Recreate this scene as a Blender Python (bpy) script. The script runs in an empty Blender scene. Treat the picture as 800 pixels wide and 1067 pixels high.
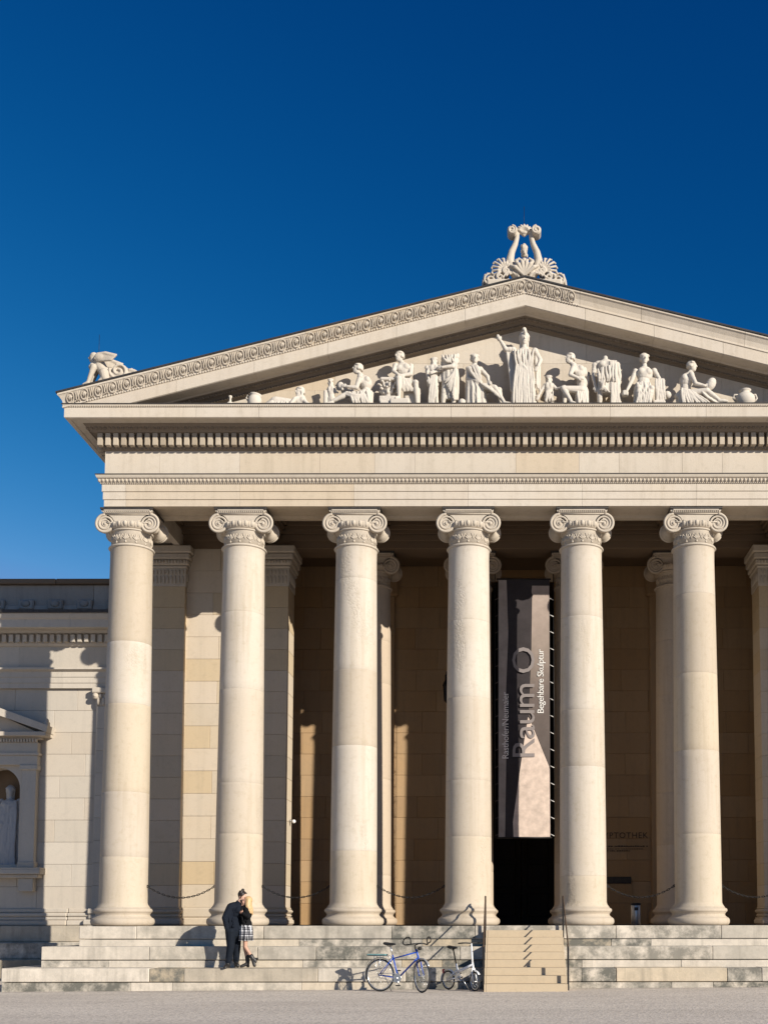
import bpy, math, random
from math import sin, cos, pi, radians, sqrt, atan2
from mathutils import Vector, Matrix, Quaternion

SC = bpy.context.scene
COL = SC.collection

# ---------------------------------------------------------------- helpers
class MB:
    """collects polygons; build() links them as ONE mesh object"""
    def __init__(s):
        s.v = []; s.f = []; s.sm = []
    def add(s, vs, fs, smooth=False):
        o = len(s.v)
        s.v.extend([tuple(p) for p in vs])
        for f in fs:
            s.f.append(tuple(i + o for i in f)); s.sm.append(smooth)
    def merge(s, other, M=None):
        vs = other.v if M is None else [tuple(M @ Vector(p)) for p in other.v]
        o = len(s.v)
        s.v.extend(vs)
        s.f.extend([tuple(i + o for i in f) for f in other.f]); s.sm.extend(other.sm)
    def box(s, x0, x1, y0, y1, z0, z1, b=0.0):
        if b <= 0:
            vs = [(x0,y0,z0),(x1,y0,z0),(x1,y1,z0),(x0,y1,z0),(x0,y0,z1),(x1,y0,z1),(x1,y1,z1),(x0,y1,z1)]
            s.add(vs, [(0,3,2,1),(4,5,6,7),(0,1,5,4),(1,2,6,5),(2,3,7,6),(3,0,4,7)])
            return
        b = min(b, (x1-x0)*.45, (y1-y0)*.45, (z1-z0)*.45)
        X = (x0, x1); Y = (y0, y1); Z = (z0, z1)
        vs = []; idx = {}
        for i in (0,1):
            for j in (0,1):
                for k in (0,1):
                    sx = b if i == 0 else -b; sy = b if j == 0 else -b; sz = b if k == 0 else -b
                    idx[i,j,k,0] = len(vs); vs.append((X[i], Y[j]+sy, Z[k]+sz))
                    idx[i,j,k,1] = len(vs); vs.append((X[i]+sx, Y[j], Z[k]+sz))
                    idx[i,j,k,2] = len(vs); vs.append((X[i]+sx, Y[j]+sy, Z[k]))
        fs = []
        for a in range(3):
            for t in (0,1):
                q = []
                for (m,n) in ((0,0),(1,0),(1,1),(0,1)):
                    c = [0,0,0]; c[a] = t; c[(a+1)%3] = m; c[(a+2)%3] = n
                    q.append(idx[c[0],c[1],c[2],a])
                fs.append(tuple(q if t else q[::-1]))
        for a in range(3):
            p, r = (a+1)%3, (a+2)%3
            for t in (0,1):
                for u in (0,1):
                    c0 = [0,0,0]; c0[p] = t; c0[r] = u; c1 = list(c0); c1[a] = 1
                    q = [idx[(*c0, p)], idx[(*c1, p)], idx[(*c1, r)], idx[(*c0, r)]]
                    fs.append(tuple(q if (t ^ u) else q[::-1]))
        for (i,j,k) in [(i,j,k) for i in (0,1) for j in (0,1) for k in (0,1)]:
            q = [idx[i,j,k,0], idx[i,j,k,1], idx[i,j,k,2]]
            fs.append(tuple(q if (i+j+k) % 2 else q[::-1]))
        s.add(vs, fs)
    def prism(s, poly, d0, d1, axis='y'):
        """poly of 2D points (counter-clockwise in the xz / xy / yz plane), extruded along axis"""
        n = len(poly)
        def mk(p, d):
            if axis == 'y': return (p[0], d, p[1])
            if axis == 'z': return (p[0], p[1], d)
            return (d, p[0], p[1])
        vs = [mk(p, d0) for p in poly] + [mk(p, d1) for p in poly]
        fs = [tuple(range(n)), tuple(range(2*n-1, n-1, -1))]
        for i in range(n):
            j = (i+1) % n
            fs.append((i, i+n, j+n, j))
        if axis == 'z':
            fs = [tuple(reversed(f)) for f in fs]
        s.add(vs, fs)
    def lathe(s, prof, n=32, c=(0,0,0), cap=True, smooth=True, M=None):
        """prof: list of (r, z)"""
        vs = []
        for r, z in prof:
            for i in range(n):
                a = 2*pi*i/n
                p = Vector((r*cos(a), r*sin(a), z))
                if M is not None: p = M @ p
                vs.append((p[0]+c[0], p[1]+c[1], p[2]+c[2]))
        fs = []
        for k in range(len(prof)-1):
            for i in range(n):
                j = (i+1) % n
                fs.append((k*n+i, k*n+j, (k+1)*n+j, (k+1)*n+i))
        s.add(vs, fs, smooth)
        if cap:
            m = (len(prof)-1)*n
            o = len(s.v)-len(vs)
            s.f.append(tuple(o+i for i in range(n-1,-1,-1))); s.sm.append(False)
            s.f.append(tuple(o+m+i for i in range(n))); s.sm.append(False)
    def tube(s, pts, r, n=8, closed=False, smooth=True):
        """r: number or list"""
        pts = [Vector(p) for p in pts]; N = len(pts)
        R = r if isinstance(r, (list, tuple)) else [r]*N
        vs = []; prev = None
        for i, p in enumerate(pts):
            if closed: t = pts[(i+1) % N] - pts[i-1]
            else: t = pts[min(i+1, N-1)] - pts[max(i-1, 0)]
            if t.length < 1e-9: t = Vector((0,0,1))
            t.normalize()
            if prev is None:
                u = t.orthogonal().normalized()
            else:
                u = prev - t*prev.dot(t)
                u = u.normalized() if u.length > 1e-6 else t.orthogonal().normalized()
            prev = u; w = t.cross(u)
            for k in range(n):
                a = 2*pi*k/n
                vs.append(p + (u*cos(a) + w*sin(a))*R[i])
        fs = []
        for i in range(N if closed else N-1):
            a = i*n; b = ((i+1) % N)*n
            for k in range(n):
                j = (k+1) % n
                fs.append((a+k, a+j, b+j, b+k))
        s.add(vs, fs, smooth)
        if not closed:
            o = len(s.v)-len(vs)
            s.f.append(tuple(o+i for i in range(n-1,-1,-1))); s.sm.append(False)
            s.f.append(tuple(o+(N-1)*n+i for i in range(n))); s.sm.append(False)
    def cap(s, a, ra, b, rb, n=12):
        """a rounded, tapered limb"""
        a = Vector(a); b = Vector(b); d = b-a
        L = d.length
        if L < 1e-6: d = Vector((0,0,1)); L = 1e-6
        d = d.normalized()
        pts = []; R = []
        for t in (85, 60, 30):
            pts.append(a - d*ra*sin(radians(t))); R.append(ra*cos(radians(t)))
        for k in range(5):
            t = k/4; pts.append(a + d*L*t); R.append(ra + (rb-ra)*t)
        for t in (30, 60, 85):
            pts.append(b + d*rb*sin(radians(t))); R.append(rb*cos(radians(t)))
        s.tube(pts, R, n)
    def ell(s, c, r, M=None, n=14, m=9, smooth=True):
        vs = []; c = Vector(c)
        vs.append(Vector((0,0,-1)))
        for i in range(1, m):
            ph = -pi/2 + pi*i/m
            for k in range(n):
                a = 2*pi*k/n
                vs.append(Vector((cos(ph)*cos(a), cos(ph)*sin(a), sin(ph))))
        vs.append(Vector((0,0,1)))
        out = []
        for p in vs:
            q = Vector((p[0]*r[0], p[1]*r[1], p[2]*r[2]))
            if M is not None: q = M @ q
            out.append(q + c)
        fs = []
        for k in range(n): fs.append((0, 1+(k+1) % n, 1+k))
        for i in range(m-2):
            for k in range(n):
                j = (k+1) % n
                fs.append((1+i*n+k, 1+i*n+j, 1+(i+1)*n+j, 1+(i+1)*n+k))
        t = len(vs)-1
        for k in range(n): fs.append((t, 1+(m-2)*n+k, 1+(m-2)*n+(k+1) % n))
        s.add(out, fs, smooth)
    def loft(s, rings, smooth=True):
        """rings: lists of equal length of points, capped at both ends"""
        n = len(rings[0]); vs = [p for r in rings for p in r]
        fs = []
        for i in range(len(rings)-1):
            for k in range(n):
                j = (k+1) % n
                fs.append((i*n+k, i*n+j, (i+1)*n+j, (i+1)*n+k))
        s.add(vs, fs, smooth)
        o = len(s.v)-len(vs); m = (len(rings)-1)*n
        s.f.append(tuple(o+i for i in range(n-1,-1,-1))); s.sm.append(smooth)
        s.f.append(tuple(o+m+i for i in range(n))); s.sm.append(smooth)
    def mesh(s, name):
        me = bpy.data.meshes.new(name)
        me.from_pydata(s.v, [], s.f)
        me.polygons.foreach_set('use_smooth', s.sm)
        me.update()
        return me
    def build(s, name, mat, parent=None, loc=None):
        me = s.mesh(name)
        if mat is not None: me.materials.append(mat)
        o = bpy.data.objects.new(name, me); COL.objects.link(o)
        if parent is not None: o.parent = parent
        if loc is not None: o.location = loc
        return o

def rx(a): return Matrix.Rotation(a, 3, 'X')
def ry(a): return Matrix.Rotation(a, 3, 'Y')
def rz(a): return Matrix.Rotation(a, 3, 'Z')

def tag(o, label=None, cat=None, group=None, kind=None):
    if label: o['label'] = label
    if cat: o['category'] = cat
    if group: o['group'] = group
    if kind: o['kind'] = kind
    return o

def empty(name, loc=(0,0,0), rot=0.0):
    o = bpy.data.objects.new(name, None); COL.objects.link(o)
    o.empty_display_size = .2
    o.location = loc; o.rotation_euler = (0, 0, rot)
    return o

def copy_tree(o, parent=None):
    c = o.copy(); COL.objects.link(c)
    if parent is not None: c.parent = parent
    for ch in list(o.children): copy_tree(ch, c)
    return c

def sculpt_mesh(mb, name, voxel, smooth=3, fac=.5, grow=0, rough=0):
    """fuse the overlapping volumes into one continuous surface"""
    me = mb.mesh(name)
    ob = bpy.data.objects.new(name + '_tmp', me); COL.objects.link(ob)
    m = ob.modifiers.new('r', 'REMESH'); m.mode = 'VOXEL'; m.voxel_size = voxel; m.use_smooth_shade = True
    if smooth:
        q = ob.modifiers.new('s', 'SMOOTH'); q.iterations = smooth; q.factor = fac
    if grow:
        d = ob.modifiers.new('g', 'DISPLACE'); d.strength = grow*2; d.mid_level = .5; d.texture = None; d.mid_level = 0.0; d.strength = grow
    if rough:
        tx = bpy.data.textures.new(name+'_chisel', 'CLOUDS'); tx.noise_scale = .055; tx.noise_depth = 3
        d = ob.modifiers.new('c', 'DISPLACE'); d.texture = tx; d.texture_coords = 'LOCAL'; d.strength = rough; d.mid_level = .5
    dg = bpy.context.evaluated_depsgraph_get()
    out = bpy.data.meshes.new_from_object(ob.evaluated_get(dg))
    bpy.data.objects.remove(ob); bpy.data.meshes.remove(me)
    out.name = name
    out.polygons.foreach_set('use_smooth', [True]*len(out.polygons))
    return out

def sculpt(mb, name, mat, parent=None, voxel=.016, smooth=3, loc=None, fac=.5, grow=0, rough=0):
    me = sculpt_mesh(mb, name, voxel, smooth, fac, grow, rough)
    me.materials.clear(); me.materials.append(mat)
    o = bpy.data.objects.new(name, me); COL.objects.link(o)
    if parent is not None: o.parent = parent
    if loc is not None: o.location = loc
    return o

def text_mesh(body, name, size, mat, parent, M, ext=.004, spacing=1.0):
    cu = bpy.data.curves.new(name, 'FONT'); cu.body = body; cu.size = size; cu.extrude = ext; cu.space_character = spacing
    cu.resolution_u = 3
    ob = bpy.data.objects.new(name + '_tmp', cu); COL.objects.link(ob)
    dg = bpy.context.evaluated_depsgraph_get()
    me = bpy.data.meshes.new_from_object(ob.evaluated_get(dg))
    bpy.data.objects.remove(ob); bpy.data.curves.remove(cu)
    me.name = name; me.materials.clear(); me.materials.append(mat)
    me.transform(M)
    o = bpy.data.objects.new(name, me); COL.objects.link(o)
    if parent is not None: o.parent = parent
    return o

# ---------------------------------------------------------------- materials
def new_mat(name):
    m = bpy.data.materials.new(name); m.use_nodes = True
    nt = m.node_tree; nt.nodes.clear()
    out = nt.nodes.new('ShaderNodeOutputMaterial'); b = nt.nodes.new('ShaderNodeBsdfPrincipled')
    nt.links.new(b.outputs[0], out.inputs[0])
    return m, nt, b

def nd(nt, t, **kw):
    n = nt.nodes.new(t)
    for k, v in kw.items():
        if hasattr(n, k): setattr(n, k, v)
        else: n.inputs[k].default_value = v
    return n

def noise(nt, vec, scale, detail=4, rough=.55, dist=0):
    n = nd(nt, 'ShaderNodeTexNoise')
    n.inputs['Scale'].default_value = scale; n.inputs['Detail'].default_value = detail
    n.inputs['Roughness'].default_value = rough; n.inputs['Distortion'].default_value = dist
    nt.links.new(vec, n.inputs['Vector'])
    return n.outputs['Fac']

def ramp(nt, fac, stops, interp='LINEAR'):
    r = nd(nt, 'ShaderNodeValToRGB'); cr = r.color_ramp; cr.interpolation = interp
    while len(cr.elements) < len(stops): cr.elements.new(.5)
    for e, (p, c) in zip(cr.elements, stops):
        e.position = p; e.color = (*c, 1) if len(c) == 3 else c
    nt.links.new(fac, r.inputs[0])
    return r.outputs[0]

def mix(nt, fac, a, b, mode='MIX'):
    m = nd(nt, 'ShaderNodeMix', data_type='RGBA', blend_type=mode)
    for sock, val in ((m.inputs[0], fac), (m.inputs[6], a), (m.inputs[7], b)):
        if hasattr(val, 'links'): nt.links.new(val, sock)
        elif isinstance(val, (int, float)): sock.default_value = val
        else: sock.default_value = (*val, 1)
    return m.outputs[2]

def mth(nt, op, a, b=None, clamp=False):
    m = nd(nt, 'ShaderNodeMath', operation=op); m.use_clamp = clamp
    for i, v in enumerate((a, b)):
        if v is None: continue
        if hasattr(v, 'links'): nt.links.new(v, m.inputs[i])
        else: m.inputs[i].default_value = v
    return m.outputs[0]

def coords(nt, scale=(1,1,1), rnd=True):
    tc = nd(nt, 'ShaderNodeTexCoord')
    v = tc.outputs['Object']
    if rnd:
        oi = nd(nt, 'ShaderNodeObjectInfo')
        s = mth(nt, 'MULTIPLY', oi.outputs['Random'], 37.0)
        c = nd(nt, 'ShaderNodeCombineXYZ')
        for i in range(3): nt.links.new(s, c.inputs[i])
        a = nd(nt, 'ShaderNodeVectorMath', operation='ADD')
        nt.links.new(v, a.inputs[0]); nt.links.new(c.outputs[0], a.inputs[1]); v = a.outputs[0]
    return v

def vscale(nt, v, s):
    m = nd(nt, 'ShaderNodeVectorMath', operation='MULTIPLY'); nt.links.new(v, m.inputs[0]); m.inputs[1].default_value = s
    return m.outputs[0]

def stone(name, tints, stain=.35, stain_col=(.16,.135,.10), streak=.25, bump=.25, fine=38, rough=.85, pits=0.0, lichen=0.0, moss_col=(.10,.10,.085)):
    """limestone: every block (mesh island) takes its own tint; blotches, rain streaks, pitting"""
    m, nt, b = new_mat(name)
    v = coords(nt)
    g = nd(nt, 'ShaderNodeNewGeometry')
    col = ramp(nt, g.outputs['Random Per Island'], tints)
    n1 = noise(nt, v, .9, 5, .6)
    col = mix(nt, mth(nt, 'MULTIPLY', ramp(nt, n1, [(.42,(0,0,0)),(.75,(1,1,1))]), stain*.55), col, (tints[-1][1]))
    n2 = noise(nt, vscale(nt, v, (5.5,5.5,.35)), 1.0, 5, .62)
    f2 = mth(nt, 'MULTIPLY', ramp(nt, n2, [(.50,(0,0,0)),(.78,(1,1,1))]), streak)
    col = mix(nt, f2, col, stain_col)
    n3 = noise(nt, v, 7, 6, .7)
    f3 = mth(nt, 'MULTIPLY', ramp(nt, n3, [(.52,(0,0,0)),(.80,(1,1,1))]), stain*.5)
    col = mix(nt, f3, col, stain_col)
    nf = noise(nt, v, fine, 4, .7)
    col = mix(nt, .22, col, ramp(nt, nf, [(.3,(.62,.62,.62)),(.7,(1.0,1.0,1.0))]), 'MULTIPLY')
    h = nf
    if lichen > 0:
        rr = mth(nt, 'FRACT', mth(nt, 'MULTIPLY', g.outputs['Random Per Island'], 7.31))
        blk = ramp(nt, rr, [(.35,(0,0,0)),(.85,(1,1,1))])
        n4 = noise(nt, v, 2.2, 8, .72)
        f4 = mth(nt, 'MULTIPLY', ramp(nt, n4, [(.36,(0,0,0)),(.58,(1,1,1))]), mth(nt, 'MULTIPLY', mth(nt, 'ADD', blk, .25), lichen), True)
        col = mix(nt, f4, col, moss_col)
    if pits > 0:
        n5 = noise(nt, vscale(nt, v, (1.4,1.4,.45)), 1.0, 3, .5)
        pm = ramp(nt, n5, [(.60,(0,0,0)),(.66,(1,1,1))])
        n6 = noise(nt, v, 22, 3, .6)
        pit = mth(nt, 'MULTIPLY', pm, ramp(nt, n6, [(.42,(0,0,0)),(.6,(1,1,1))]))
        h = mth(nt, 'SUBTRACT', nf, mth(nt, 'MULTIPLY', pit, pits*4))
        col = mix(nt, mth(nt, 'MULTIPLY', pit, .35*pits), col, stain_col)
    bp = nd(nt, 'ShaderNodeBump'); bp.inputs['Strength'].default_value = bump; bp.inputs['Distance'].default_value = .012
    nt.links.new(h, bp.inputs['Height'])
    nt.links.new(col, b.inputs['Base Color']); nt.links.new(bp.outputs[0], b.inputs['Normal'])
    b.inputs['Roughness'].default_value = rough
    b.inputs['Specular IOR Level'].default_value = .25
    return m

def plain(name, colr, rough=.6, metal=0.0, var=.2, scale=12, spec=.4, bump=0.0, island=0.0):
    m, nt, b = new_mat(name)
    v = coords(nt)
    n = noise(nt, v, scale, 4, .6)
    lo = tuple(c*(1-var) for c in colr); hi = tuple(min(1, c*(1+var)) for c in colr)
    col = ramp(nt, n, [(.3, lo), (.7, hi)])
    if island:
        g = nd(nt, 'ShaderNodeNewGeometry')
        col = mix(nt, 1.0, col, ramp(nt, g.outputs['Random Per Island'], [(0,(1-island,)*3),(1,(1,1,1))]), 'MULTIPLY')
    nt.links.new(col, b.inputs['Base Color'])
    b.inputs['Roughness'].default_value = rough; b.inputs['Metallic'].default_value = metal
    b.inputs['Specular IOR Level'].default_value = spec
    if bump:
        bp = nd(nt, 'ShaderNodeBump'); bp.inputs['Strength'].default_value = bump; bp.inputs['Distance'].default_value = .01
        nt.links.new(n, bp.inputs['Height']); nt.links.new(bp.outputs[0], b.inputs['Normal'])
    return m

M = {}
M['facade'] = stone('facade_limestone', [(0,(.51,.44,.355)),(.5,(.55,.485,.40)),(.85,(.52,.45,.36)),(1,(.51,.415,.30))], stain=.6, streak=.3, bump=.25, stain_col=(.27,.22,.155))
M['column'] = stone('column_limestone', [(0,(.43,.36,.275)),(.35,(.51,.445,.365)),(.8,(.54,.48,.40)),(1,(.48,.40,.295))], stain=.8, streak=.38, bump=.35, pits=.45, stain_col=(.30,.235,.15))
M['carved'] = stone('carved_limestone', [(0,(.46,.395,.315)),(1,(.51,.445,.36))], stain=.55, streak=.2, bump=.3)
M['statue'] = stone('statue_marble', [(0,(.54,.485,.41)),(1,(.57,.515,.44))], stain=.25, streak=.14, bump=.22, stain_col=(.25,.2,.14))
M['shade_stone'] = stone('bed_moulding_limestone', [(0,(.17,.135,.10)),(1,(.22,.175,.13))], stain=.5, streak=.2, bump=.2)  # grey-brown stained stone, darkened further with the shade of the recess
M['ashlar'] = stone('ashlar_limestone', [(0,(.49,.415,.315)),(.4,(.55,.465,.365)),(.75,(.51,.42,.30)),(1,(.50,.375,.22))], stain=.4, streak=.12, bump=.25)
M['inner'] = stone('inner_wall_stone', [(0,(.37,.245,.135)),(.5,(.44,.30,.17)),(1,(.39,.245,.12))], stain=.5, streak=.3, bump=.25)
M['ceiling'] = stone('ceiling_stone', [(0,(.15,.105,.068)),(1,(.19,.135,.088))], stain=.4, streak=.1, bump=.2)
M['wing'] = stone('wing_limestone', [(0,(.46,.41,.34)),(.5,(.51,.455,.38)),(1,(.47,.405,.325))], stain=.35, streak=.2, bump=.2, stain_col=(.2,.19,.17))
M['step'] = stone('step_limestone', [(0,(.48,.43,.355)),(.25,(.61,.54,.445)),(.6,(.66,.585,.485)),(.8,(.62,.545,.44)),(.9,(.57,.455,.305)),(1,(.42,.375,.31))], stain=.55, streak=.45, bump=.5, lichen=1.0, moss_col=(.13,.125,.105), stain_col=(.14,.125,.10))
M['stair'] = stone('stair_sandstone', [(0,(.47,.375,.255)),(1,(.51,.41,.285))], stain=.3, streak=.1, bump=.15)
M['nichestone'] = stone('niche_statue_marble', [(0,(.34,.34,.34)),(1,(.38,.38,.38))], stain=.3, streak=.2, bump=.2, stain_col=(.3,.3,.3))
M['innercol'] = stone('inner_column_limestone', [(0,(.44,.355,.265)),(1,(.49,.40,.305))], stain=.4, streak=.2, bump=.3, pits=.4)  # browner copy of the column stone, with the porch shade in its colour
M['attic'] = stone('attic_stone', [(0,(.30,.275,.24)),(1,(.37,.34,.30))], stain=.6, streak=.4, bump=.3, stain_col=(.12,.115,.11))
M['dentil_stone'] = stone('shaded_dentil_stone', [(0,(.30,.245,.18)),(.5,(.40,.335,.255)),(1,(.46,.39,.30))], stain=.6, streak=.3, bump=.3)  # dentils toned down: shade under the cornice is put into the colour
M['lead'] = plain('lead_flashing', (.055,.048,.042), .6, .3, .3)
M['roof'] = plain('roof_sheet_metal', (.035,.033,.033), .7, .0, .25, 3, .2)
M['wingroof'] = plain('wing_roof_metal', (.27,.25,.22), .9, 0, .35, 2.5, .2)
M['dark_iron'] = plain('dark_iron', (.025,.023,.022), .5, .6, .2)
M['black'] = plain('black_door_wood', (.012,.010,.009), .6, 0, .3)
M['steel'] = plain('brushed_steel', (.38,.37,.36), .35, .9, .1)
M['letter'] = plain('dark_bronze_letters', (.05,.04,.03), .5, .5, .2)
M['core'] = plain('joint_mortar', (.20,.17,.13), .9, 0, .2)

def ground_mat():
    m, nt, b = new_mat('pale_gravel')
    tc = nd(nt, 'ShaderNodeTexCoord'); v = tc.outputs['Object']
    n1 = noise(nt, vscale(nt, v, (.5,1.6,1)), .45, 6, .65); n2 = noise(nt, v, 16, 6, .75); n3 = noise(nt, v, 60, 3, .6)
    vo = nd(nt, 'ShaderNodeTexVoronoi'); vo.inputs['Scale'].default_value = 21; nt.links.new(v, vo.inputs['Vector'])
    col = ramp(nt, n1, [(.3,(.60,.535,.465)),(.7,(.74,.665,.575))])
    col = mix(nt, .55, col, ramp(nt, n2, [(.3,(.62,.61,.60)),(.7,(1.0,1.0,1.0))]), 'MULTIPLY')
    col = mix(nt, .6, col, ramp(nt, vo.outputs['Color'], [(0,(.36,.35,.34)),(.45,(.95,.95,.95)),(1,(1.0,.98,.95))]), 'MULTIPLY')
    sx = nd(nt, 'ShaderNodeSeparateXYZ'); nt.links.new(v, sx.inputs[0])
    # dirt and old leaves gathered at the foot of the steps
    near = mth(nt, 'SUBTRACT', 1.0, mth(nt, 'MULTIPLY', mth(nt, 'ABSOLUTE', mth(nt, 'ADD', sx.outputs[1], 2.0)), 1.6), True)
    n5 = noise(nt, v, 3.5, 6, .7)
    col = mix(nt, mth(nt, 'MULTIPLY', near, ramp(nt, n5, [(.35,(0,0,0)),(.65,(.75,.75,.75))])), col, (.26,.22,.17))
    # darker tracks and damp patches
    n6 = noise(nt, vscale(nt, v, (.25,2.2,1)), 1.0, 5, .6)
    col = mix(nt, mth(nt, 'MULTIPLY', ramp(nt, n6, [(.50,(0,0,0)),(.72,(1,1,1))]), .30), col, (.36,.32,.275))
    n7 = noise(nt, v, 26, 2, .5)
    col = mix(nt, ramp(nt, n7, [(.66,(0,0,0)),(.72,(.7,.7,.7))]), col, (.22,.19,.16))
    bp = nd(nt, 'ShaderNodeBump'); bp.inputs['Strength'].default_value = .5; bp.inputs['Distance'].default_value = .012
    nt.links.new(mth(nt, 'ADD', vo.outputs['Distance'], n2), bp.inputs['Height'])
    nt.links.new(col, b.inputs['Base Color']); nt.links.new(bp.outputs[0], b.inputs['Normal'])
    b.inputs['Roughness'].default_value = .95; b.inputs['Specular IOR Level'].default_value = .2
    return m
M['ground'] = ground_mat()
M['rail'] = plain('weathered_handrail', (.085,.055,.035), .6, .2, .2)
M['ban_dark'] = plain('banner_dark_print', (.032,.026,.027), .9, 0, .25, 3)
M['ban_brown'] = plain('banner_brown_print', (.30,.25,.215), .9, 0, .2, 3)
M['ban_light'] = plain('banner_pale_print', (.56,.45,.375), .9, 0, .18, 6)
M['ban_light2'] = plain('banner_rose_print', (.36,.285,.24), .9, 0, .28, 5)
M['cord_shade'] = plain('shaded_cord_grey', (.105,.082,.072), .9, 0, .3, 5)
M['ban_text'] = plain('banner_grey_letters', (.23,.20,.19), .9, 0, .05)
M['ban_text2'] = plain('banner_soft_letters', (.80,.74,.68), .9, 0, .05)
M['ban_white'] = plain('white_letters', (.72,.70,.66), .8, 0, .05)
M['white'] = plain('white_enamel', (.75,.74,.72), .35, 0, .03)
M['skin'] = plain('skin', (.52,.32,.23), .55, 0, .08, 30)
M['skin_tan'] = plain('tanned_skin', (.42,.24,.165), .5, 0, .10, 30)
M['navy'] = plain('navy_wool', (.006,.009,.016), .9, 0, .35, 60, .2, .4)
M['jeans'] = plain('dark_denim', (.005,.008,.014), .85, 0, .4, 40, .2, .3)
M['black_knit'] = plain('black_wool', (.006,.006,.007), .9, 0, .4, 60, .2, .4)
M['leather'] = plain('worn_black_leather', (.022,.020,.019), .45, 0, .4, 30)
M['dark_hair'] = plain('dark_brown_hair', (.018,.012,.009), .5, 0, .5, 60)
M['blonde'] = plain('blonde_hair', (.50,.33,.16), .5, 0, .35, 50)
M['rubber'] = plain('tyre_rubber', (.02,.02,.02), .8, 0, .2)
M['chrome'] = plain('bright_alloy', (.62,.62,.61), .28, .9, .06)
M['blue_paint'] = plain('blue_frame_paint', (.015,.075,.42), .3, 0, .08, 12, .6)
M['white_paint'] = plain('white_frame_paint', (.74,.74,.73), .3, 0, .05, 12, .6)
M['silver_paint'] = plain('silver_mudguard', (.40,.41,.42), .4, .5, .08)
M['black_plastic'] = plain('black_plastic', (.016,.016,.016), .5, 0, .2)
M['red_plastic'] = plain('red_lens', (.45,.02,.02), .3, 0, .05)
M['teal_cloth'] = plain('teal_cloth', (.16,.30,.29), .8, 0, .2)
def plaid():
    m, nt, b = new_mat('black_white_plaid'); tc = nd(nt, 'ShaderNodeTexCoord'); sx = nd(nt, 'ShaderNodeSeparateXYZ'); nt.links.new(tc.outputs['Object'], sx.inputs[0])
    f = None
    for ax, sc in ((0, 11.0), (1, 11.0), (2, 9.5)):
        fr = mth(nt, 'FRACT', mth(nt, 'MULTIPLY', mth(nt, 'ADD', sx.outputs[ax], 5), sc)); l = mth(nt, 'LESS_THAN', fr, .20); g2 = mth(nt, 'MULTIPLY', mth(nt, 'LESS_THAN', mth(nt, 'ABSOLUTE', mth(nt, 'SUBTRACT', fr, .65)), .05), .7)
        t = mth(nt, 'MULTIPLY', mth(nt, 'MAXIMUM', l, g2), .5); f = t if f is None else mth(nt, 'ADD', f, t)
    nt.links.new(ramp(nt, f, [(0,(.012,.012,.016)),(.5,(.13,.13,.145)),(1,(.62,.62,.62))]), b.inputs['Base Color']); b.inputs['Roughness'].default_value = .9
    return m
M['plaid'] = plaid()

def ban_grad():
    m, nt, b = new_mat('banner_fading_print'); tc = nd(nt, 'ShaderNodeTexCoord'); sx = nd(nt, 'ShaderNodeSeparateXYZ'); nt.links.new(tc.outputs['Object'], sx.inputs[0])
    f = mth(nt, 'DIVIDE', sx.outputs[2], -5.0, True)
    col = ramp(nt, f, [(.03,(.42,.335,.285)),(.35,(.30,.24,.20)),(.62,(.135,.105,.092)),(.95,(.09,.072,.064))])
    n = noise(nt, tc.outputs['Object'], 3.5, 6, .65)
    col = mix(nt, .6, col, ramp(nt, n, [(.3,(.62,.61,.6)),(.7,(1,1,1))]), 'MULTIPLY')
    nt.links.new(col, b.inputs['Base Color']); b.inputs['Roughness'].default_value = .9
    return m
M['ban_grad'] = ban_grad()
# ================================================================ THE SETTING: ground
H = 9.97            # half width of the frieze
F = -.50            # plane of the frieze
CX = [-9.45 + 2.7*i for i in range(8)]
GZ, GS = -1.352, .0052   # ground level on the axis, fall to the left

def gz(x): return GZ + GS*max(-30, min(30, x))
g = MB()
xs = [-400,-30,-20,-10,0,10,20,30,400]; ys = [-400,-27,-2,30,400]
vs = [(x, y, gz(x)) for y in ys for x in xs]
fs = [(j*9+i, j*9+i+1, (j+1)*9+i+1, (j+1)*9+i) for j in range(4) for i in range(8)]
g.add(vs, fs)
tag(g.build('plaza_ground', M['ground']), 'pale gravel plaza in front of the museum steps', None, None, 'structure')

# ================================================================ THE MUSEUM
museum = empty('museum_building', (0, 0, 0)); museum.scale = (1, 1, 1.0118)
tag(museum, 'cream limestone temple fronted museum with a row of Ionic columns and carved pediment', 'building')
def part(mb, name, mat): return mb.build(name, M[mat], museum)
rnd = random.Random(7)

def ashlar(mb, x0, x1, z0, z1, yf, t=.25, ch=.59, bl=1.25, holes=(), jit=.004, gap=.004, seed=1, bev=.007, flip=None):
    """courses of blocks whose faces look to -Y; every block an island"""
    R = random.Random(seed); n = max(1, round((z1-z0)/ch)); h = (z1-z0)/n
    tmp = MB()
    for k in range(n):
        a, b = z0+k*h, z0+(k+1)*h; zm = (a+b)/2
        iv = [(x0, x1)]
        for (hx0, hx1, hz0, hz1) in holes:
            if hz0 < zm < hz1:
                nv = []
                for (p, q) in iv:
                    if hx1 <= p or hx0 >= q: nv.append((p, q)); continue
                    if p < hx0: nv.append((p, hx0))
                    if q > hx1: nv.append((hx1, q))
                iv = nv
        for (p, q) in iv:
            L = q-p; m = max(1, round(L/bl)); off = (.5 if k % 2 else 0)
            cuts = [p]
            for i in range(1, m+1):
                c = p + (i-off)*L/m + R.uniform(-.12, .12)*bl
                if c > cuts[-1]+.3 and c < q-.3: cuts.append(c)
            cuts.append(q)
            for c0, c1 in zip(cuts, cuts[1:]):
                d = R.uniform(-jit, jit)
                tmp.box(c0+gap/2, c1-gap/2, yf+d, yf+t, a+gap/2, b-gap/2, bev)
    if flip is None: mb.merge(tmp)
    else: mb.merge(tmp, flip)

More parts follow.
